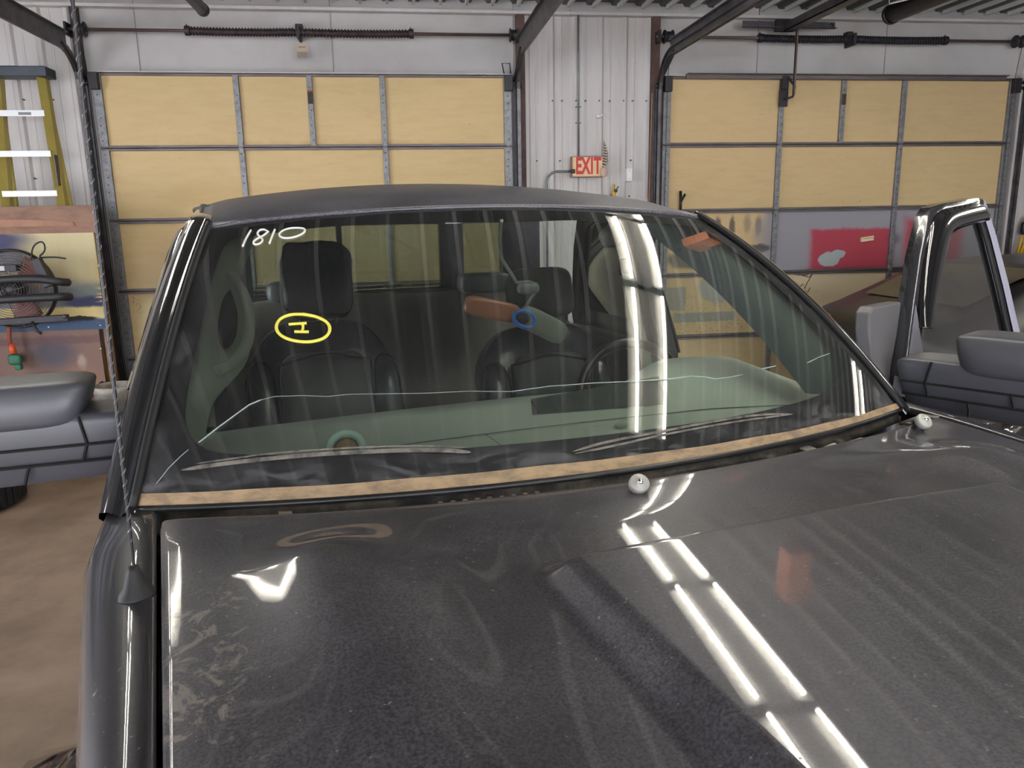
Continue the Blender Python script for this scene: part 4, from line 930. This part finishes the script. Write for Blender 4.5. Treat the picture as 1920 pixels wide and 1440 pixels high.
# ring shaped puck on the dash
rg = on_dash(-.50, .13, .004)
def worldp(p): c, s = math.cos(TH), math.sin(TH); return Vector((2.885+p[0]*c-p[1]*s, 1.53+p[0]*s+p[1]*c, p[2]))
rw = worldp(rg); puck = empty('air_freshener', tuple(rw), 0, 'pale green ring with amber centre standing on the dash behind the windshield bottom', 'air freshener')
g = G(); ax = Vector((0, -.75, .66)).normalized(); g.lathe([(.026, .0), (.028, .008), (.036, .011), (.042, .006), (.043, -.006), (.03, -.012), (.026, 0)], rw+Vector((0, 0, .034)), ax, 32); build('ring', g, mat('pale_green_ring', rgb(176, 205, 192), .3), puck)
g = G(); g.lathe([(.0, .002), (.018, .003), (.027, -.004), (.027, -.01), (0, -.01)], rw+Vector((0, 0, .034)), ax, 24); build('centre', g, mat('amber_centre', rgb(150, 116, 50), .25, var=.8, vscale=40, vcol=rgb(80, 110, 100)), puck)

# ================================================================== fluorescent fixtures (rows run along y)
M_tube_e = mat('fluorescent_tube', (1, .97, .88, 1), .5, emit=TUBE_EMIT); M_fixt = mat('fixture_white', rgb(215, 212, 205), .5)
def fixture(x, y0, y1, label):
    f = empty('fluorescent_fixture', (x, (y0+y1)/2, 3.34), 0, label, 'ceiling light', 'fluorescent fixtures under the ceiling')
    g = G(); g.box((x-.075, y0, 3.345), (x+.075, y1, 3.41)); build('housing', g, M_fixt, f, bevel=.004)
    for dx in (-.125, .125):
        g = G(); g.cyl((x+dx, y0+.02, 3.325), (x+dx, y1-.02, 3.325), .013, 10); build('tube', g, M_tube_e, f)
        g = G(); V = [(x+dx*.3, 3.345), (x+dx*1.45, 3.365), (x+dx*1.45, 3.37), (x+dx*.3, 3.35)]; g.add([(a, y, b) for y in (y0, y1) for a, b in V], [(i, (i+1) % 4, 4+(i+1) % 4, 4+i) for i in range(4)]); build('reflector', g, M_fixt, f)
    for yy in (y0+.15, y1-.15):
        g = G(); g.cyl((x, yy, 3.41), (x, yy, CE+.02), .004, 6); build('hanger', g, M_galv, f)
nm = {4.20: 'in the row above the truck', 0.4: 'in the left row of the shop', 8.0: 'in the right row of the shop'}
for x in (4.20, .4, 8.0):
    for i, (a, b) in enumerate(((-2.2, -.9), (-.75, 1.2), (1.36, 2.84), (2.93, 4.08), (4.17, 5.25))):
        if x != 4.20 and i < 3: continue
        fixture(x, a, b, 'twin tube ceiling fixture, %s from the back, %s' % (('fifth', 'fourth', 'third', 'second', 'first')[i], nm[x]))

# ================================================================== black sedan behind the truck (rear end to the left)
M_car = mat('black_car_paint', (.012, .011, .011, 1), .30, coat=0.); M_cglass = mat('dark_car_glass', (.02, .025, .03, 1), .15, spec=.6)
sed = empty('sedan', (8.13, 5.35, 0), R(2), 'black sedan parked behind the open truck door with its red tail lamp to the left', 'car')
def BS(name, g, m, parent=None, **k): return build(name, g, m, parent or sed, local=True, **k)
TOP = [(-2.36, .80), (-2.33, .93), (-2.27, 1.02), (-2.15, 1.075), (-1.95, 1.12), (-1.75, 1.20), (-1.5, 1.315), (-1.2, 1.405), (-.85, 1.44), (-.2, 1.455), (.4, 1.42), (.8, 1.30), (1.15, 1.12), (1.3, 1.05), (1.8, .99), (2.2, .90), (2.36, .76), (2.4, .62)]
def topz(x):
    for (a, za), (b, zb) in zip(TOP[:-1], TOP[1:]):
        if a <= x <= b: return za+(zb-za)*(x-a)/(b-a)
    return .62
def sec(k, x):
    zt = topz(x); e = max(0, abs(x)-1.75)/.65; wd = .91*(1-.30*e**2.2); belt = min(zt-.015, .98-.03*abs(x)*.5); gh = max(0, zt-belt-.02); top_w = wd-.06-.52*gh*.75
    P = [(0, zt), (top_w*.5, zt-.004), (top_w*.85, zt-.02), (top_w, zt-.045 if gh > .06 else zt-.02), (wd-.035, belt), (wd, belt-.05), (wd*1.0, .72), (wd*.985, .45), (wd*.93, .24)]
    return P[k]
def carf(k, x):
    n = 9
    if k < n-1: y, z = sec(n-1-k, x); return (x, -y, z)
    y, z = sec(k-(n-1), x); return (x, y, z)
XS = ls(-2.38, 2.38, 90)
def arch(k, x): 
    return (k < 2.1 or k > 13.9) and (abs(x+1.40) < .36 or abs(x-1.38) < .36)
g = G(); g.grid(carf, list(range(17)), XS, skip=arch); BS('body', g, M_car)
g = G(); g.box((-2.3, -.8, .2), (2.3, .8, .6)); BS('underbody', g, M_cav)
for sy in (-1, 1):
    def wp(x, f):   # point on the greenhouse side, f from belt 0 to roof 1
        a = sec(4, x); b = sec(3, x); return Vector((x, sy*(a[0]*(1-f)+b[0]*f+.004), a[1]*(1-f)+b[1]*f))
    for xa, xb, fa, fb in ((-.95, -.15, .10, .93), (-.09, .78, .08, .93)):
        g = G(); g.grid(lambda x, f: wp(x, f), ls(xa, xb, 14), ls(fa, fb, 4)); BS('side_window', g, M_cglass)
    g = G(); g.add([wp(-1.02, .12), wp(-1.02, .9), wp(-1.22, .85), wp(-1.42, .15)], [(0, 1, 2, 3)]); BS('quarter_window', g, M_cglass)
    g = G(); g.tube([wp(x, .97)+Vector((0, sy*.006, 0)) for x in ls(-1.4, .95, 24)], .008, 6); BS('window_trim', g, M_chr)
    for x in (-1.40, 1.38):
        g = G(); g.lathe([(.19, -.10), (.30, -.10), (.325, -.07), (.325, .07), (.30, .10), (.19, .10)], (x, sy*.80, .325), (0, 1, 0), 30); wh = BS('wheel', g, M_rub)
        g = G(); g.lathe([(.0, .07*sy), (.05, .08*sy), (.17, .06*sy), (.20, .09*sy), (.19, .0)], (x, sy*.80, .325), (0, 1, 0), 24); BS('rim', g, M_alu, wh)
    g = G(); g.ball((-2.30, sy*.50, .945), (.16, .34, .14), e=.6); BS('tail_lamp', g, mat('red_lens', rgb(170, 20, 30), .15, coat=1.))
    g = G(); g.ball((.70, sy*.98, .98), (.14, .18, .13), e=.6); BS('side_mirror', g, M_car)
    g = G(); g.tube([(-.72, sy*.925, .86), (-.70, sy*.945, .87), (-.56, sy*.945, .87), (-.54, sy*.925, .86)], .012, 8); BS('door_handle', g, M_car)
    g = G(); g.tube([Vector((-.12, sy*(sec(k, -.12)[0]+.002), sec(k, -.12)[1])) for k in (4, 5, 6, 7, 8)], .004, 4); BS('door_gap', g, M_cav)
g = G(); g.grid(lambda k, x: (x, (-.55+.55*k/2)*(1-.15*abs(k-2)/2*0), topz(x)+.004), list(range(5)), ls(-1.88, -1.28, 10)); BS('rear_window', g, M_cglass)
g = G(); g.grid(lambda k, x: (x, (-.55+.275*k), topz(x)+.004), list(range(5)), ls(.5, 1.12, 8)); BS('windscreen', g, M_cglass)

# ================================================================== left background
lad = empty('step_ladder', (-.45, 6.95, 0), 0, 'tall yellow fibreglass step ladder with white steps standing by the left wall siding', 'ladder')
M_fib = mat('yellow_fibreglass', rgb(190, 174, 92), .5, var=.3, co='World'); M_step = mat('white_step', rgb(220, 222, 226), .4, metal=.2)
def rail_x(z, sg): return -.44+sg*(.165+.045*(3.0-z))
for sg in (-1, 1):
    g = G(); V = [(rail_x(z, sg)+dx, y, z) for z, y in ((0, 6.72), (2.96, 6.90)) for dx, dy in ((-.018, 0), (.018, 0)) for y in (y, y+.075)]
    g.add([V[i] for i in (0, 2, 3, 1, 4, 6, 7, 5)], [(0, 3, 2, 1), (4, 5, 6, 7), (0, 1, 5, 4), (1, 2, 6, 5), (2, 3, 7, 6), (3, 0, 4, 7)]); build('side_rail', g, M_fib, lad, bevel=.003)
    g = G(); g.tube([(rail_x(0, sg)*1+0, 7.20, 0), (rail_x(2.9, sg), 7.0, 2.95)], .018, 6); build('rear_rail', g, M_fib, lad)
g = G(); g.box((-.66, 6.86, 2.955), (-.20, 7.06, 3.03)); build('top_cap', g, mat('dark_cap', rgb(62, 70, 80), .5, var=.4, co='World'), lad, bevel=.01)
for i in range(9):
    z = 2.70-.31*i; y = 6.72+.18*z/2.96; x0, x1 = rail_x(z, -1), rail_x(z, 1)
    g = G(); g.box((x0, y-.005, z-.045), (x1, y+.0, z+.0)); g.box((x0, y-.005, z-.004), (x1, y+.08, z+.002)); st_ = build('step', g, M_step, lad, bevel=.002)
g = G(); g.box((-.45, 6.872, 2.665), (-.36, 6.880, 2.685)); build('step_label', g, mat('faded_print', rgb(120, 122, 124), .6), lad)
g = G(); g.box((rail_x(2.3, 1)+.014, 6.86, 2.12), (rail_x(2.3, 1)+.020, 6.93, 2.36)); build('rail_sticker', g, M_rail, lad)

pb = empty('plywood_board', (-.75, 6.6, 0), 0, 'tall screen of stained plywood boards with blue sprayed paint at the left edge', 'board')
M_brown = mat('stained_board', rgb(140, 108, 90), .75, var=.7, vscale=3, vst=(1, 1, 3), vcol=rgb(100, 72, 64), co='World')
NAVY = rgb(38, 44, 84)
M_pp = layered('painted_plywood', rgb(192, 180, 142), [(-.3, 1.22, .9, .16, .5, rgb(70, 84, 110), .8, 'b'), (.0, 1.19, .22, .07, .5, NAVY, .9, 'e'), (-.9, 1.70, .62, .12, .4, NAVY, .95, 'e'), (-.62, 1.55, .28, .14, .4, NAVY, .8, 'e'),
    (-1.0, 1.60, .35, .05, .3, rgb(150, 165, 165), .8, 'e'), (-.3, 1.12, .5, .05, .4, rgb(210, 190, 130), 1., 'b'), (-.5, 1.015, 1.2, .055, .25, rgb(56, 76, 104), 1., 'b'), (-.32, 1.06, .35, .03, .5, NAVY, .9, 'e'), (-.10, 1.07, .17, .022, .3, rgb(14, 14, 20), 1., 'e'), (.03, 1.30, .14, .05, .7, rgb(110, 120, 110), .7, 'e')], wob=.02, grain=((5, 1, .7), rgb(170, 150, 96), .3))
M_lb = layered('lower_board', rgb(120, 92, 82), [(-.33, .80, .22, .16, .7, rgb(70, 66, 78), .9, 'e'), (-.12, .72, .04, .07, .7, rgb(170, 150, 140), .7, 'e'), (-.12, .4, .2, .3, .7, rgb(150, 110, 84), .7, 'e'), (-.5, .9, .8, .04, .6, rgb(90, 62, 66), .7, 'b')], wob=.03, nscale=12.)
g = G(); g.box((-1.7, 6.58, 1.74), (.14, 6.61, 1.955)); build('plank', g, M_brown, pb, bevel=.003)
g = G(); g.prism([(-1.6, 6.572, 1.80), (-.03, 6.572, 1.80), (-.04, 6.572, 1.83), (-.3, 6.572, 1.85), (-.7, 6.572, 1.86), (-.72, 6.572, 1.88), (-1.6, 6.572, 1.88)], (0, .012, 0)); build('batten', g, mat('reddish_batten', rgb(160, 118, 96), .7, var=.5, co='World'), pb)
g = G(); g.box((-1.7, 6.575, .98), (.10, 6.60, 1.745)); build('painted_panel', g, M_pp, pb)
g = G()
for i in range(26): z = 1.18+.36*random.random(); L = .02+.05*random.random(); g.prism([(.101, 6.574, z), (.101, 6.574, z+.006), (.101-L, 6.572, z+.003)], (0, .004, 0))
build('splinters', g, mat('splinter_wood', rgb(214, 178, 110), .8), pb, kind='stuff')
g = G(); g.box((-1.7, 6.585, .0), (.04, 6.61, .985)); build('lower_panel', g, M_lb, pb)
g = G(); g.prism([(-.42, 6.58, .60), (-.2, 6.58, .60), (-.12, 6.58, .45), (-.12, 6.58, .0), (-.42, 6.58, .0)], (0, .004, 0)); build('dark_patch', g, M_lb, pb)
for x in (-1.65, .09):
    g = G(); g.box((x-.025, 6.61, 0), (x+.025, 6.66, 1.93)); build('post', g, M_brown, pb)
g = G(); [g.cyl((x, 6.572, z), (x, 6.58, z), .006, 8) for x, z in ((-.60, 1.70), (-.62, 1.01), (-.33, 1.01), (.06, 1.01), (.04, .82), (-.58, 1.03))]; build('nails', g, M_white, pb, kind='stuff')

M_wire = mat('fan_wire', rgb(150, 146, 146), .35, metal=.8)
def fan(c, r, label, big):
    cx, cy, cz = c; f = empty('fan', (cx, cy, 0), 0, label, 'fan', 'round wire fans at the left')
    g = G()
    for k in range(14):
        rr = r*(.16+.84*k/13); yy = cy-.05*math.cos(PI/2*rr/r)-.02
        g.tube([(cx+rr*math.cos(a), yy, cz+rr*math.sin(a)) for a in ls(0, 2*PI*35/36, 36)], .0026, 4, closed=True)
    for k in range(10):
        a = 2*PI*k/10; g.tube([(cx+r*q*math.cos(a+q*.5), cy-.05*math.cos(PI/2*q)-.022, cz+r*q*math.sin(a+q*.5)) for q in ls(.12, 1, 8)], .003, 4)
    build('wire_guard', g, M_wire, f, kind='stuff')
    g = G(); g.tube([(cx+r*math.cos(a), cy+.02, cz+r*math.sin(a)) for a in ls(0, 2*PI*47/48, 48)], .012, 8, closed=True, flat=3.); build('rim', g, M_dark, f)
    g = G(); g.cyl((cx, cy-.06, cz), (cx, cy+.08, cz), .07, 20); build('motor', g, M_dark, f)
    for k in range(3):
        a0 = 2*PI*k/3+.4; g = G(); g.grid(lambda q, b: (cx+r*q*math.cos(a0+b*(1-.3*q)), cy+.0+.05*b, cz+r*q*math.sin(a0+b*(1-.3*q))), ls(.2, .9, 6), ls(0, 1.1, 6)); build('blade', g, mat('brown_blade', rgb(120, 70, 62), .5), f, solid=.003)
    return f
f1 = fan((-.42, 6.30, 1.34), .29, 'round wire fan with black padded tubes in front of the blue sprayed plywood', True)
M_pad = mat('black_pad', rgb(34, 33, 36), .55)
for z, dz in ((1.38, .035), (1.27, .0)):
    g = G(); g.tube(smooth([(-1.1, 6.2, z-.04), (-.7, 6.2, z-dz*.5), (-.55, 6.19, z+dz), (-.2, 6.19, z+dz+.01), (-.04, 6.2, z+.01), (-.02, 6.28, z)]), .030, 12); build('padded_tube', g, M_pad, f1)
g = G(); g.obox((-.17, 6.24, 1.46), (.07, .06, .22), Matrix.Rotation(R(-18), 3, 'Y')); build('control_box', g, M_dark, f1, bevel=.006)
g = G(); g.box((-.50, 6.24, 1.475), (-.35, 6.30, 1.525)); nb = build('name_plate', g, M_dark, f1, bevel=.004); g = G(); g.box((-.492, 6.236, 1.483), (-.43, 6.242, 1.517)); build('label', g, mat('label_grey', rgb(176, 172, 170), .5), nb)
g = G(); g.tube(smooth([(-.24, 6.25, 1.56), (-.22, 6.25, 1.66), (-.14, 6.25, 1.70), (-.13, 6.25, 1.62), (-.2, 6.25, 1.57), (-.08, 6.25, 1.575), (-.0, 6.25, 1.56)]), .006, 6); build('power_cord', g, M_rub, f1)
g = G(); g.obox((-.45, 6.22, 1.105), (.85, .04, .05), Matrix.Rotation(R(-2), 3, 'Y')); g.cyl((-.045, 6.19, 1.13), (-.045, 6.22, 1.13), .018, 14); build('base_bar', g, M_dark, f1, bevel=.005)
g = G(); g.tube([(-.28, 6.2, 1.10), (-.25, 6.19, 1.03), (-.22, 6.19, 1.01)], .012, 8); build('knob', g, M_dark, f1)
g = G(); g.cyl((-.72, 6.25, 0), (-.72, 6.25, 1.3), .02, 10); g.lathe([(.0, .03), (.2, .02), (.22, .0), (0, 0)], (-.72, 6.25, .0), (0, 0, 1), 24); build('stand', g, M_dark, f1)
f2 = fan((-.44, 6.47, .345), .29, 'lower round wire fan near the floor behind the left towing mirror', False)
g = G()
for x in (-.66, -.22): g.tube([(x, 6.38, 0.012), (x, 6.56, .012)], .012, 8); g.tube([(x, 6.47, .012), (x*.5-.22, 6.47, .06)], .012, 8)
build('foot', g, M_dark, f2)
bk = empty('bucket', (.17, 6.40, 0), 0, 'dirty pale plastic bucket standing beside the plywood screen at the left', 'bucket')
g = G(); g.lathe([(.0, .0), (.125, .0), (.152, .50), (.158, .50), (.158, .55), (.150, .55), (.12, .02), (0, .02)], (.17, 6.40, .0), (0, 0, 1), 36); build('pail', g, mat('dirty_pail', rgb(176, 170, 162), .6, var=.8, vscale=8, vcol=rgb(110, 100, 92)), bk)
g = G(); g.tube([(.02, 6.36, .52), (.03, 6.22, .40), (.17, 6.20, .36), (.31, 6.22, .40), (.32, 6.36, .52)], .004, 6); build('wire_handle', g, M_wire, bk)
hb = empty('hand_tool', (-.06, 6.50, 0), R(0), 'small black handled tool leaning against the plywood screen beside the bucket', 'hand tool')
g = G(); g.tube([(-.10, 6.56, .40), (-.02, 6.54, .47)], .006, 6); g.cyl((-.10, 6.56, .40), (-.13, 6.50, .0), .006, 6); build('shaft', g, M_dark, hb)
g = G(); g.tube([(-.05, 6.55, .45), (.02, 6.54, .53), (.035, 6.535, .55)], .018, 8, rs=[.01, .02, .012]); build('grip', g, M_rub, hb)
al = empty('air_hose', (-.58, 6.5, .70), 0, 'orange sleeve and green coupler hanging in front of the brown board at the left', 'hose')
g = G(); g.cyl((-.60, 6.5, .88), (-.585, 6.5, 1.10), .014, 10, r2=.02); build('hose', g, mat('rust_red_hose', rgb(150, 84, 66), .6), al)
g = G(); g.cyl((-.585, 6.5, .82), (-.588, 6.5, .90), .028, 14, r2=.018); build('sleeve', g, mat('orange_sleeve', rgb(220, 92, 48), .5), al)
g = G(); g.ball((-.58, 6.5, .77), (.10, .06, .09), e=.6); g.ball((-.56, 6.5, .71), (.05, .05, .05)); build('coupler', g, mat('green_coupler', rgb(44, 104, 78), .5), al)
for z, lb in ((0., 'lower black tyre lying on the floor at the left edge under the mirror'), (.2, 'upper black tyre of the pair at the left edge under the mirror')):
    ty = empty('tyre', (-.42, 5.25, z), 0, lb, 'tyre')
    g = G(); g.lathe([(.18, .01), (.29, .0), (.33, .03), (.34, .10), (.33, .17), (.29, .20), (.18, .19), (.20, .10), (.18, .01)], (-.42, 5.25, z), (0, 0, 1), 40); tr_ = build('carcass', g, M_rub, ty)
    g = G()
    for k in range(40): a = 2*PI*k/40; g.obox((-.42+.338*math.cos(a), 5.25+.338*math.sin(a), z+.10), (.012, .03, .13), Matrix.Rotation(a, 3, 'Z'))
    build('tread', g, M_rub, ty, kind='stuff')

hbd = empty('hanging_board', (4.78, 4.05, 3.40), 0, 'orange brown wooden board hung below the ceiling, seen only as a reflection on the hood', 'board')
M_or = mat('orange_brown_wood', rgb(196, 112, 70), .6, var=.4, vst=(1, 1, 4), co='World')
for i, (z0, z1, x1) in enumerate(((3.02, 3.20, 4.84), (3.205, 3.38, 4.875))):
    g = G(); g.box((4.70, 3.85, z0), (x1, 4.0, z1)); build('plank', g, M_or, hbd, bevel=.004)
for x in (4.73, 4.83): g = G(); g.cyl((x, 3.92, 3.36), (x, 3.92, CE), .004, 6); build('hanger_rod', g, M_galv, hbd)
